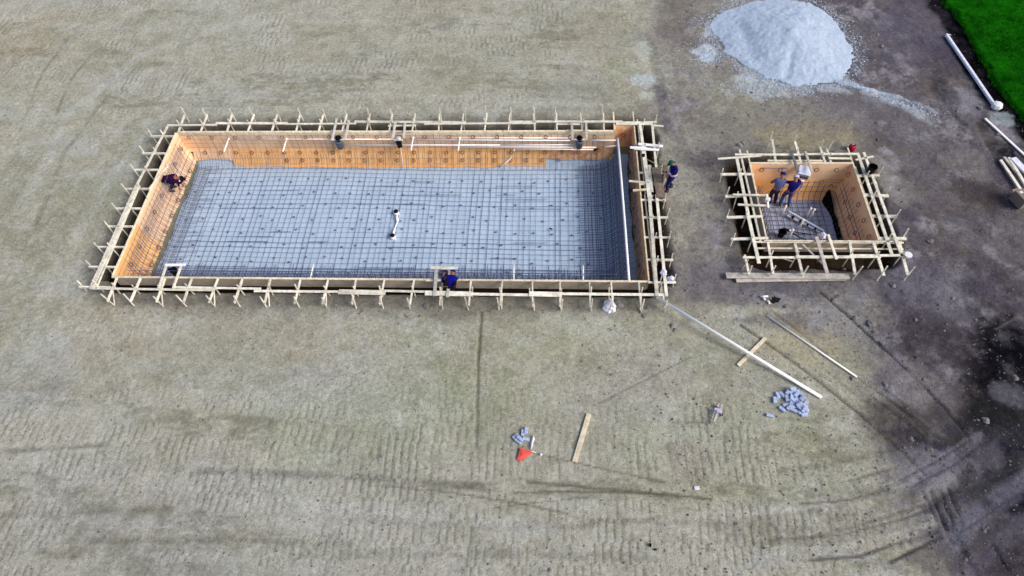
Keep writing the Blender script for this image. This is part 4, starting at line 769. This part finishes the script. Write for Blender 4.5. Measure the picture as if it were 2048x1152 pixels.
for (x, y, z, a) in [(740, 180, .12, 20), (620, 250, .08, 50), (760, 250, .02, 10), (610, 400, .06, 95), (720, 400, .09, 80), (740, 520, 0, 80), (590, 590, 0, 8), (690, 660, .04, 45), (810, 750, 0, -28), (850, 340, .1, 45), (850, 450, .03, 20), (900, 300, .02, 45), (1010, 300, .0, -60), (1050, 420, .1, 40), (1000, 440, .02, 35), (1120, 560, .04, 45), (950, 600, .12, 20), (930, 560, .03, -50), (960, 690, .02, -55), (1080, 750, .08, 50), (1010, 780, 0, 50), (1185, 700, .0, 95), (1120, 870, 0, 14), (880, 220, .0, 10), (1060, 620, .0, 70), (790, 600, .0, 85)]:
    put_brick(*zb(x, y), z, rad(a)+Rb.uniform(-.1, .1), hl, gb, (Rb.uniform(-.3, .3)*(z > .01), Rb.uniform(-.3, .3)*(z > .01)))
g3 = 'bricks beside the red flag'
def zc_(x, y): return (980+x/7.2, 800+y/7.2)
for (x, y, z, a, lab) in [(368, 535, 0, 38, 'leftmost brick of the small group by the red flag'), (405, 600, 0, -35, 'lowest brick of the small group by the red flag'), (435, 580, .08, -42, 'brick lying on the lowest one by the red flag'), (475, 480, 0, 84, 'left of the two upright bricks by the red flag'), (522, 458, .05, 87, 'right of the two upright bricks by the red flag'), (520, 575, 0, -12, 'broken looking brick nearest the white stick')]:
    put_brick(*zc_(x, y), z, rad(a), lab, g3)
# red flag, stick, bottle
fl = thing('marker_flag', gp_(*zc_(500, 780), 0), 'red triangular flag lying on the soil with a short white rod', 'flag')
P4 = [gp_(*zc_(440, 685), .10), gp_(*zc_(625, 745), .05), gp_(*zc_(430, 885), .03), gp_(*zc_(385, 850), .06)]; cen = sum(P4, Vector())/4+Vector((0, 0, .05)); m = MB()
top = P4+[cen]; bot = [v-Vector((0, 0, .03)) for v in P4]
m.add(top+bot, [(0, 1, 4), (1, 2, 4), (2, 3, 4), (3, 0, 4), (0, 5, 6, 1), (1, 6, 7, 2), (2, 7, 8, 3), (3, 8, 5, 0), (5, 8, 7, 6)]); m.build('flag_cloth', 'red', fl)
MB().tube([gp_(*zc_(600, 738), .05), gp_(*zc_(668, 760), .04)], .015, 6).build('rod', 'pvc', fl)
tag(MB().tube([gp_(*zc_(595, 705), .05), gp_(*zc_(605, 620), .06), gp_(*zc_(620, 570), .07), gp_(*zc_(632, 510), .06)], [.025, .035, .05, .015], 8).build('trowel', 'sheet', smooth=True), 'white tapering tool lying beside the red flag', 'trowel')
tag(MB().lathe(gp_(*zc_(735, 785), .02), [(0, 0), (.05, 0), (.04, .04), (0, .05)], 7).build('paper_scrap', 'sheet'), 'tiny white scrap right of the red flag', 'scrap')
# wooden trestle
ws = thing('wooden_jig', gp_(1435, 826, 0), 'small cross shaped wooden jig with a dark wheel left on the soil', 'wooden jig')
def zd(x, y): return (1400+x/14.4, 780+y/14.4)
for a, b, z in [((375, 830), (450, 600), .12), ((410, 930), (500, 660), .14), ((515, 500), (565, 400), .12), ((580, 660), (630, 420), .14)]: MB().beam(gp_(*zd(*a), z), gp_(*zd(*b), z+.03), .075, .05).build('leg', 'grey', ws, bevel=.005)
for a, b in [((415, 540), (630, 590)), ((480, 600), (640, 650))]: MB().beam(gp_(*zd(*a), .2), gp_(*zd(*b), .2), .08, .04).build('cross_slat', 'lilac', ws, bevel=.005)
MB().ring(gp_(*zd(615, 690), .1), (.5, -.2, .6), .06, .018).build('wheel', 'dark', ws, smooth=True)

# ------------------------------------------------------------------ gravel heap
HX, HY = 27.75, 14.1; n = 150; xs_ = np.linspace(-4.2, 4.2, n); XX, YY = np.meshgrid(xs_, xs_); ang = np.arctan2(YY, XX)
hpx = [(1420, 42), (1436, 84), (1470, 120), (1515, 148), (1560, 165), (1605, 173), (1655, 168), (1692, 150), (1706, 118), (1694, 80), (1672, 48), (1648, 22), (1615, 4), (1570, -4), (1510, 2), (1455, 20)]
hw = np.array([U(a, b)[:2] for a, b in hpx])-np.array([HX, HY]); ha = np.arctan2(hw[:, 1], hw[:, 0]); ho = np.argsort(ha); RA = np.interp(ang, ha[ho], np.hypot(hw[:, 0], hw[:, 1])[ho], period=2*math.pi)
rr = np.hypot(XX, YY)/RA; gxw = XX+HX; gyw = YY+HY
rr = rr+(fbm(gxw, gyw, .5, 5, 5, .7)-.5)*.17
hz = .84*np.clip(1-rr, 0, 1)**1.15; hz = hz*(1-.18*np.exp(-(rr/.3)**2))+(fbm(gxw, gyw, .9, 3, 7)-.5)*.10*np.clip((1-rr)*3, 0, 1)
hz -= .07*np.exp(-(segd(gxw, gyw, [U(1588, 90, .5)[:2], U(1578, 140, .4)[:2]])/.18)**2)*(rr < 1)
hz += (fbm(gxw, gyw, .09, 2, 9)-.5)*.035*np.clip((1-rr)*6, .2, 1)-.05*np.exp(-(segd(gxw, gyw, [U(1480, 40, .5)[:2], U(1510, 110, .3)[:2]])/.3)**2)*(rr < 1)
zz = np.where(rr < 1.0, hz+.02, -.25)
mb = MB(); mb.v = [tuple(v) for v in np.stack([gxw, gyw, zz], -1).reshape(-1, 3)]; keep = (zz > -.2)
mb.f = [(j*n+i, j*n+i+1, (j+1)*n+i+1, (j+1)*n+i) for j in range(n-1) for i in range(n-1) if keep[j:j+2, i:i+2].any()]
hp = mb.build('gravel_heap', 'gravel', smooth=True); tag(hp, 'large heap of pale bluish gravel tipped on the churned soil', 'gravel heap', kind='stuff')
# loose gravel around it
def scatter(name, m, pts, s0, s1, label, cat, seed=1):
    R_ = np.random.default_rng(seed); A = []; Fc = []
    base = np.array([(1, 0, 0), (0, 1, 0), (-1, 0, 0), (0, -1, 0), (0, 0, .8), (0, 0, -.5)], float); bf = [(0, 1, 4), (1, 2, 4), (2, 3, 4), (3, 0, 4), (1, 0, 5), (2, 1, 5), (3, 2, 5), (0, 3, 5)]
    for k, (x, y, z) in enumerate(pts):
        a = R_.uniform(0, 6.28); s = R_.uniform(s0, s1)*(R_.random()**1.5*.8+.5); v = base*(s*R_.uniform(.7, 1.3), s*R_.uniform(.7, 1.3), s*.7)+R_.normal(0, s*.12, (6, 3))
        c_, s_ = math.cos(a), math.sin(a); v = np.stack([v[:, 0]*c_-v[:, 1]*s_+x, v[:, 0]*s_+v[:, 1]*c_+y, v[:, 2]+z+s*.2], -1)
        b0 = len(A)*6; A.append(v); Fc += [tuple(b0+i for i in f) for f in bf]
    mb = MB(); mb.v = [tuple(v) for v in np.concatenate(A)]; mb.f = Fc; o = mb.build(name, m); return tag(o, label, cat, kind='stuff')
pts = []
for k in range(3600):
    u = rng.random()
    if u < .5: a = rng.uniform(0, 6.28); r = 1+abs(rng.normal(0, .12)); x = HX+float(np.interp(a, ha[ho], np.hypot(hw[:, 0], hw[:, 1])[ho], period=2*math.pi))*r*math.cos(a); y = HY+float(np.interp(a, ha[ho], np.hypot(hw[:, 0], hw[:, 1])[ho], period=2*math.pi))*r*math.sin(a)
    elif u < .65: c = U(1412, 108); x, y = c[0]+rng.normal(0, .45), c[1]+rng.normal(0, .5)
    elif u < .8: c = U(1540, 175); x, y = c[0]+rng.normal(0, 1.3), c[1]+rng.normal(0, .35)
    else:
        t = rng.random()**1.3; c = U(np.interp(t, [0, .4, 1], [1660, 1740, 1880]), np.interp(t, [0, .4, 1], [160, 183, 232])); x, y = c[0]+rng.normal(0, .09+.2*t), c[1]+rng.normal(0, .06+.15*t)
    pts.append((x, y, gz(x, y)))
scatter('loose_gravel', 'gravel', pts, .02, .045, 'pale loose gravel scattered around the heap and in a thin trail', 'gravel', 2)
pts = []
for k in range(9000):
    px = rng.uniform(-40, 2090); py = rng.uniform(-40, 1190)
    if px < 1300 and rng.random() < .62: continue
    p = U(px, py); 
    a_, b_ = dist_poly(np.array([p[0]]), np.array([p[1]]))
    if min(a_[0], b_[0]) < .7: continue
    pts.append((p[0], p[1], gz(p[0], p[1])))
for k in range(1100):   # clods along the trench rim
    s = rng.choice(4); t = rng.random(); off = rng.uniform(.75, 1.5)
    x, y = [(t*20, -off), (t*20, DY+off), (-off, t*8), (LX+off, t*8)][s]; pts.append((x, y, gz(x, y)))
scatter('pebbles', 'stone', pts, .016, .042, 'small pebbles and clods strewn over the bare soil', 'pebbles', 3)
pts = []
for k in range(5200):
    px = rng.uniform(1320, 2090); py = rng.uniform(-30, 1180); p = U(px, py); a_, b_ = dist_poly(np.array([p[0]]), np.array([p[1]]))
    if min(a_[0], b_[0]) < .8 or p[0] < np.interp(-p[1], -bnd[o_, 1], bnd[o_, 0]) or rng.random() > .25+.75*fbm(np.array([p[0]]), np.array([p[1]]), 2., 3, 61)[0]**2*2: continue
    pts.append((p[0], p[1], gz(p[0], p[1])))
MT['clod'] = mat('soil_clod', (128, 122, 122), .95, .3, 3, c2=(78, 70, 72), bump=.6)
scatter('clods', 'clod', pts[::2], .016, .05, 'dark soil clods strewn over the churned right side', 'clods', 5)
# larger stones, each its own object
st_pts = [(1860, 483, .11), (1762, 94, .1), (1755, 70, .07), (1666, 600, .09), (1740, 648, .13), (1710, 636, .09), (1858, 899, .1), (1820, 878, .09), (1765, 685, .09), (1970, 841, .12), (1770, 770, .08), (1704, 757, .07), (1850, 760, .07), (1905, 597, .07), (1787, 572, .08), (1480, 290, .12), (1487, 286, .09), (1235, 605, .13), (1240, 612, .11), (1232, 618, .08), (1285, 625, .1), (1294, 617, .07), (1287, 633, .07), (853, 614, .12), (671, 612, .08), (1344, 652, .1), (1350, 660, .08), (1372, 583, .06), (1388, 571, .05), (1700, 520, .07), (1996, 270, .08), (1950, 640, .06), (1960, 216, .12), (1913, 223, .07), (2030, 756, .1), (1830, 640, .07), (1880, 610, .06), (1640, 625, .07), (1800, 380, .07), (1500, 230, .05)]
sm = []
for v in range(4):
    bm = bmesh.new(); bmesh.ops.create_icosphere(bm, subdivisions=2, radius=1)
    for vv in bm.verts: q = vv.co.copy(); k = 1+.22*math.sin(q.x*3+v)+.18*math.sin(q.y*4+v*2)+.12*math.sin(q.z*5+v); vv.co = Vector((q.x*k*1.15, q.y*k*.9, q.z*k*.62))
    me_ = bpy.data.meshes.new('stone'); bm.to_mesh(me_); bm.free(); me_.materials.append(MT['stone']); sm.append(me_)
for i, (px, py, s) in enumerate(st_pts):
    o = bpy.data.objects.new('stone', sm[i % 4]); COL.objects.link(o); o.location = G(px, py)+Vector((0, 0, s*.15)); o.scale = (s, s, s); o.rotation_euler = (0, 0, i*1.3); tag(o, 'rough grey stone lying loose on the dug up soil', 'stone', 'loose stones on the soil')

# ------------------------------------------------------------------ lawn
LBp = [(p[0], p[1]) for p in LB]
def lawn_x(y): ys_ = [p[1] for p in LBp][::-1]; xs2 = [p[0] for p in LBp][::-1]; return np.interp(y, ys_, xs2)
ny_ = 200; ys2 = np.linspace(LBp[-1][1]-3, 30, ny_); rows = []
cols_ = np.concatenate([np.linspace(0, 8, 60), [12, 20, 40]])
YY = np.repeat(ys2[:, None], len(cols_), 1); XX = lawn_x(YY)+(fbm(YY, YY*0, .6, 5, 77, .7)-.5)*.7+cols_[None, :]
ZZ = .03+.05*sst(0, .15, cols_[None, :]+0*YY)+(fbm(XX, YY, 1.5, 3, 3)-.5)*.12+.05
ZZ[:, 0] = -.1
mb = MB(); nc = len(cols_); mb.v = [tuple(v) for v in np.stack([XX, YY, ZZ], -1).reshape(-1, 3)]; mb.f = [(j*nc+i, j*nc+i+1, (j+1)*nc+i+1, (j+1)*nc+i) for j in range(ny_-1) for i in range(nc-1)]
lm_ = mat('lawn_turf', (24, 104, 12), .95, .1, 2.2, c2=(6, 58, 4), bump=1., mix=.5, spec=0)
mb.build('lawn', lm_, smooth=True)['kind'] = 'structure'
vs = []; fs = []
for k in range(42000):
    y = rng.uniform(5.5, 19); dx = abs(rng.uniform(-.02, 1))**1.2*6.2; x = lawn_x(y)+(float(fbm(np.array([y]), np.array([0.]), .6, 5, 77, .7)[0])-.5)*.7+dx-.10*rng.random() if k < 14000 else lawn_x(y)+dx
    z = .09; a = rng.uniform(0, 6.28); hgt = rng.uniform(.05, .12)*(1.3 if dx < .15 else 1); wd = .022; lx, ly = rng.normal(0, .035, 2); c_, s_ = math.cos(a)*wd, math.sin(a)*wd
    b0 = len(vs); vs += [(x-c_, y-s_, z-.03), (x+c_, y+s_, z-.03), (x+lx, y+ly, z+hgt)]; fs.append((b0, b0+1, b0+2))
mb = MB(); mb.v = vs; mb.f = fs; gmt = mat('grass_blade', (40, 118, 24), .9, .1, 2.6, c2=(8, 74, 6), mix=.45, spec=0)
tag(mb.build('grass', gmt), 'bright green lawn grass in the far right corner', 'grass', kind='stuff')

# ------------------------------------------------------------------ people
def skin_mesh(name, verts, edges, radii, m, parent, root=0, sub=2):
    o_ = wl(parent); me_ = bpy.data.meshes.new(name); me_.from_pydata([tuple(Vector(v)-o_) for v in verts], edges, []); ob = bpy.data.objects.new(name, me_); COL.objects.link(ob)
    sk = ob.modifiers.new('skin', 'SKIN'); sk.use_smooth_shade = True
    for i, r in enumerate(radii): d = me_.skin_vertices[0].data[i]; d.radius = (r, r) if not isinstance(r, tuple) else r; d.use_root = (i == root)
    ob.modifiers.new('sub', 'SUBSURF').levels = sub; ob.modifiers['sub'].render_levels = sub
    dg = bpy.context.evaluated_depsgraph_get(); ev = ob.evaluated_get(dg); mn = bpy.data.meshes.new_from_object(ev); bpy.data.objects.remove(ob); mn.name = name
    mn.materials.clear(); mn.materials.append(MT[m]); mn.polygons.foreach_set('use_smooth', [True]*len(mn.polygons)); nb = bpy.data.objects.new(name, mn); COL.objects.link(nb); nb.parent = parent; return nb
def ik(a, b, l1, l2, bend):
    a = Vector(a); b = Vector(b); d = b-a; L_ = min(d.length, (l1+l2)*.995); dn = d.normalized(); x = (l1*l1-l2*l2+L_*L_)/(2*L_); hh = math.sqrt(max(l1*l1-x*x, 0)); bd = Vector(bend); bd = bd-dn*bd.dot(dn); bd.normalize(); return a+dn*x+bd*hh, a+dn*L_
def person(label, pelvis, spine, face, feet, hands, look, top, legs, cap, capstyle='cap', sleeves='long', extra=None):
    P = Vector(pelvis); sp = Vector(spine).normalized(); fc_ = Vector((face[0], face[1], 0)).normalized(); side = Vector((fc_.y, -fc_.x, 0))
    chest = P+sp*.32; neck = P+sp*.5; sh = [neck-sp*.05+side*s*.18 for s in (-1, 1)]; hp_ = [P+side*s*.095-sp*.04 for s in (-1, 1)]
    lk_ = Vector(look).normalized(); head = neck+(sp*.55+lk_*.45).normalized()*.17
    t = thing('person', (P.x, P.y, min(f[2] for f in feet)), label, 'person')
    v = [P, P+sp*.16, chest, neck+sp*.02, neck+(head-neck)*.5, head, head+(head-neck).normalized()*.09, head+lk_*.07-(head-neck)*.1]; r = [.12, .11, .13, .07, .055, .095, .06, .045]
    e = [(0, 1), (1, 2), (2, 3), (3, 4), (4, 5), (5, 6), (5, 7)]
    # nose and ears
    v.append(head+lk_*.115); r.append(.014); e.append((5, len(v)-1))
    for s in (-1, 1):
        v.append(head+lk_.cross(head-neck).normalized()*s*.105); r.append(.016); e.append((5, len(v)-1))
    arm = []; leg = []
    for i, s in enumerate((-1, 1)):
        el, wr = ik(sh[i], hands[i], .29, .25, -fc_*.4+side*s*.8-Vector((0, 0, .5))); b0 = len(v); hd = (wr-el).normalized(); pn = hd.cross(side if abs(hd.dot(side)) < .8 else fc_).normalized(); ps = hd.cross(pn).normalized()
        v += [sh[i], el, wr, wr+hd*.045, wr+hd*.085]; r += [.062, .043, .03, (.036, .02), (.034, .018)]; e += [(2, b0), (b0, b0+1), (b0+1, b0+2), (b0+2, b0+3), (b0+3, b0+4)]
        for q, (o2, ln) in enumerate([(-.03, .06), (-.01, .075), (.01, .07), (.03, .055)]):
            b1 = len(v); v += [wr+hd*(.09+ln*.55)+ps*o2*1.15+pn*.006, wr+hd*(.09+ln)+ps*o2*1.2+pn*.03]; r += [.009, .008]; e += [(b0+4, b1), (b1, b1+1)]
        b1 = len(v); v += [wr+hd*.06+ps*.05, wr+hd*.095+ps*.062+pn*.01]; r += [.011, .009]; e += [(b0+3, b1), (b1, b1+1)]
        arm.append((el, wr))
        ft = Vector(feet[i]); ank = ft+Vector((0, 0, .08)); kn, an = ik(hp_[i], ank, .43, .42, fc_); b0 = len(v)
        v += [hp_[i], kn, an, an+fc_*.10-Vector((0, 0, .045))]; r += [.09, .06, .042, .035]; e += [(0, b0), (b0, b0+1), (b0+1, b0+2), (b0+2, b0+3)]; leg.append((kn, an))
    skin_mesh('body', v, e, r, 'skin', t)
    sv = [P+sp*.0, P+sp*.16, chest, neck-sp*.0]; sr = [.16, (.17, .15), (.19, .165), .09]; se = [(0, 1), (1, 2), (2, 3)]
    for i in (0, 1):
        b0 = len(sv); el, wr = arm[i]; sv += [sh[i], el]; sr += [.085, .06]; se += [(2, b0), (b0, b0+1)]
        if sleeves == 'long': sv.append(el.lerp(wr, .85)); sr.append(.045); se.append((b0+1, b0+2))
        else: sv[-1] = sh[i].lerp(el, .6)
    skin_mesh('shirt', sv, se, sr, top, t)
    lv = [P+sp*.03, P-sp*.03]; lr = [.15, .15]; le = [(0, 1)]
    for i in (0, 1):
        b0 = len(lv); kn, an = leg[i]; lv += [hp_[i]-Vector((0, 0, .02)), kn, an+Vector((0, 0, .03))]; lr += [.11, .08, .065]; le += [(1, b0), (b0, b0+1), (b0+1, b0+2)]
    skin_mesh('trousers', lv, le, lr, legs, t)
    for i in (0, 1):
        an = leg[i][1]; MB().tube([an-fc_*.05-Vector((0, 0, .04)), an+fc_*.05-Vector((0, 0, .03)), an+fc_*.15-Vector((0, 0, .05)), an+fc_*.19-Vector((0, 0, .055))], [.04, .05, .042, .02], 8).build('shoe', 'shoe', t, smooth=True)
    ax = (head-neck).normalized(); hc = head+ax*.015
    MB().lathe(hc, [(.108, -.01), (.114, .02), (.105, .065), (.07, .105), (.0, .12)], 14, axis=ax).build('cap' if cap else 'hair', cap or 'black', t, smooth=True)
    if capstyle == 'brim': MB().lathe(hc, [(.105, .0), (.165, -.015), (.165, -.02), (.1, -.01)], 16, axis=ax).build('cap_brim', cap, t, smooth=True)
    else: MB().box(hc+lk_*.13+ax*.0, (.13, .11, .012), Matrix((lk_.cross(ax).normalized(), lk_, ax)).transposed()).build('cap_peak', cap or 'black', t, bevel=.004)
    if extra: extra(t, P, sp, fc_, side, sh, arm, head, neck, leg)
    return t
# P1 bent over, purple
zfl = ZF+.04
person('person in a purple top bending over inside the left end of the long pool', (.12, 5.2, .12), (1, .1, .0), (1, .1), [(.12, 5.1, -.58), (.12, 5.35, -.58)], [(.65, 4.98, -.35), (.85, 5.38, -.05)], (1, .2, -.6), 'purple', 'darkc', 'darkc')
# P2 crouching over the near rail
person('person in bright blue crouching over the near rail beside the open grey box', (12.84, -.46, .46), (.06, 1, .2), (.1, 1), [(12.66, -.5, ZP+.02), (13.0, -.48, ZP+.02)], [(12.55, .05, .5), (12.85, .12, .45)], (0, .8, -.7), 'blue', 'darkc', 'blue')
# P3 with green cap, standing outside at the right, holding hose
def p3x(t, P, sp, fc_, side, sh, arm, head, neck, leg):
    MB().lathe(P+sp*.02, [(.165, -.05), (.172, .0), (.165, .05)], 16, axis=sp).build('belt_cloth', 'lilac', t, smooth=True)
    for i in (0, 1): MB().tube([arm[i][0].lerp(arm[i][1], -.05), arm[i][0].lerp(arm[i][1], .5)], [.068, .055], 8).build('sleeve_band', 'lilac', t, smooth=True)
f3 = U(1337, 381, 0); P3 = (f3[0]+.05, f3[1]+.05, .93)
hd3 = V(1330, 344, 1.05)
person('person in a green cap and navy shirt standing outside the long pool', P3, (-.05, -.02, 1), (-1, -.15), [(f3[0]-.08, f3[1]-.12, .02), (f3[0]+.12, f3[1]+.14, .02)], [hd3, V(1336, 349, .95)], (-1, 0, -.8), 'navy', 'jeansd', 'green', 'cap', 'long', p3x)
tag(MB().tube([V(1293, 318, ZP+.1), V(1310, 327, .6), V(1325, 336, .85), hd3, V(1334, 352, .8)], .015, 6).build('hose', 'hose', smooth=True), 'thin yellow hose held by the person in the green cap', 'hose')
# P4, P5 in the plunge pit
f4 = U(1541, 412, ZF+.05); f5 = U(1566, 413, ZF+.05); zb_ = ZF+.08
person('person in faded blue overalls and a dark cap at the left in the pit', (f4[0]+.0, f4[1]+.1, zb_+.88), (.22, .3, 1), (.1, 1), [(f4[0]-.08, f4[1], zb_), (f4[0]+.2, f4[1]+.15, zb_)], [(f4[0]-.12, f4[1]+.5, -.25), (f4[0]+.3, f4[1]+.55, -.2)], (.1, 1, -.3), 'greyblue', 'jeansd', 'navy')
person('person in navy shirt and pale cap working at the far wall of the small pit', (f5[0]+.02, f5[1]+.02, zb_+.9), (.12, .12, 1), (.15, 1), [(f5[0]-.14, f5[1]+.02, zb_), (f5[0]+.2, f5[1]+.0, zb_)], [(f5[0]-.15, f5[1]+.5, -.15), (f5[0]+.3, f5[1]+.48, .05)], (.1, 1, -.5), 'navy', 'jeans', 'straw')
print('objects', len(bpy.data.objects))
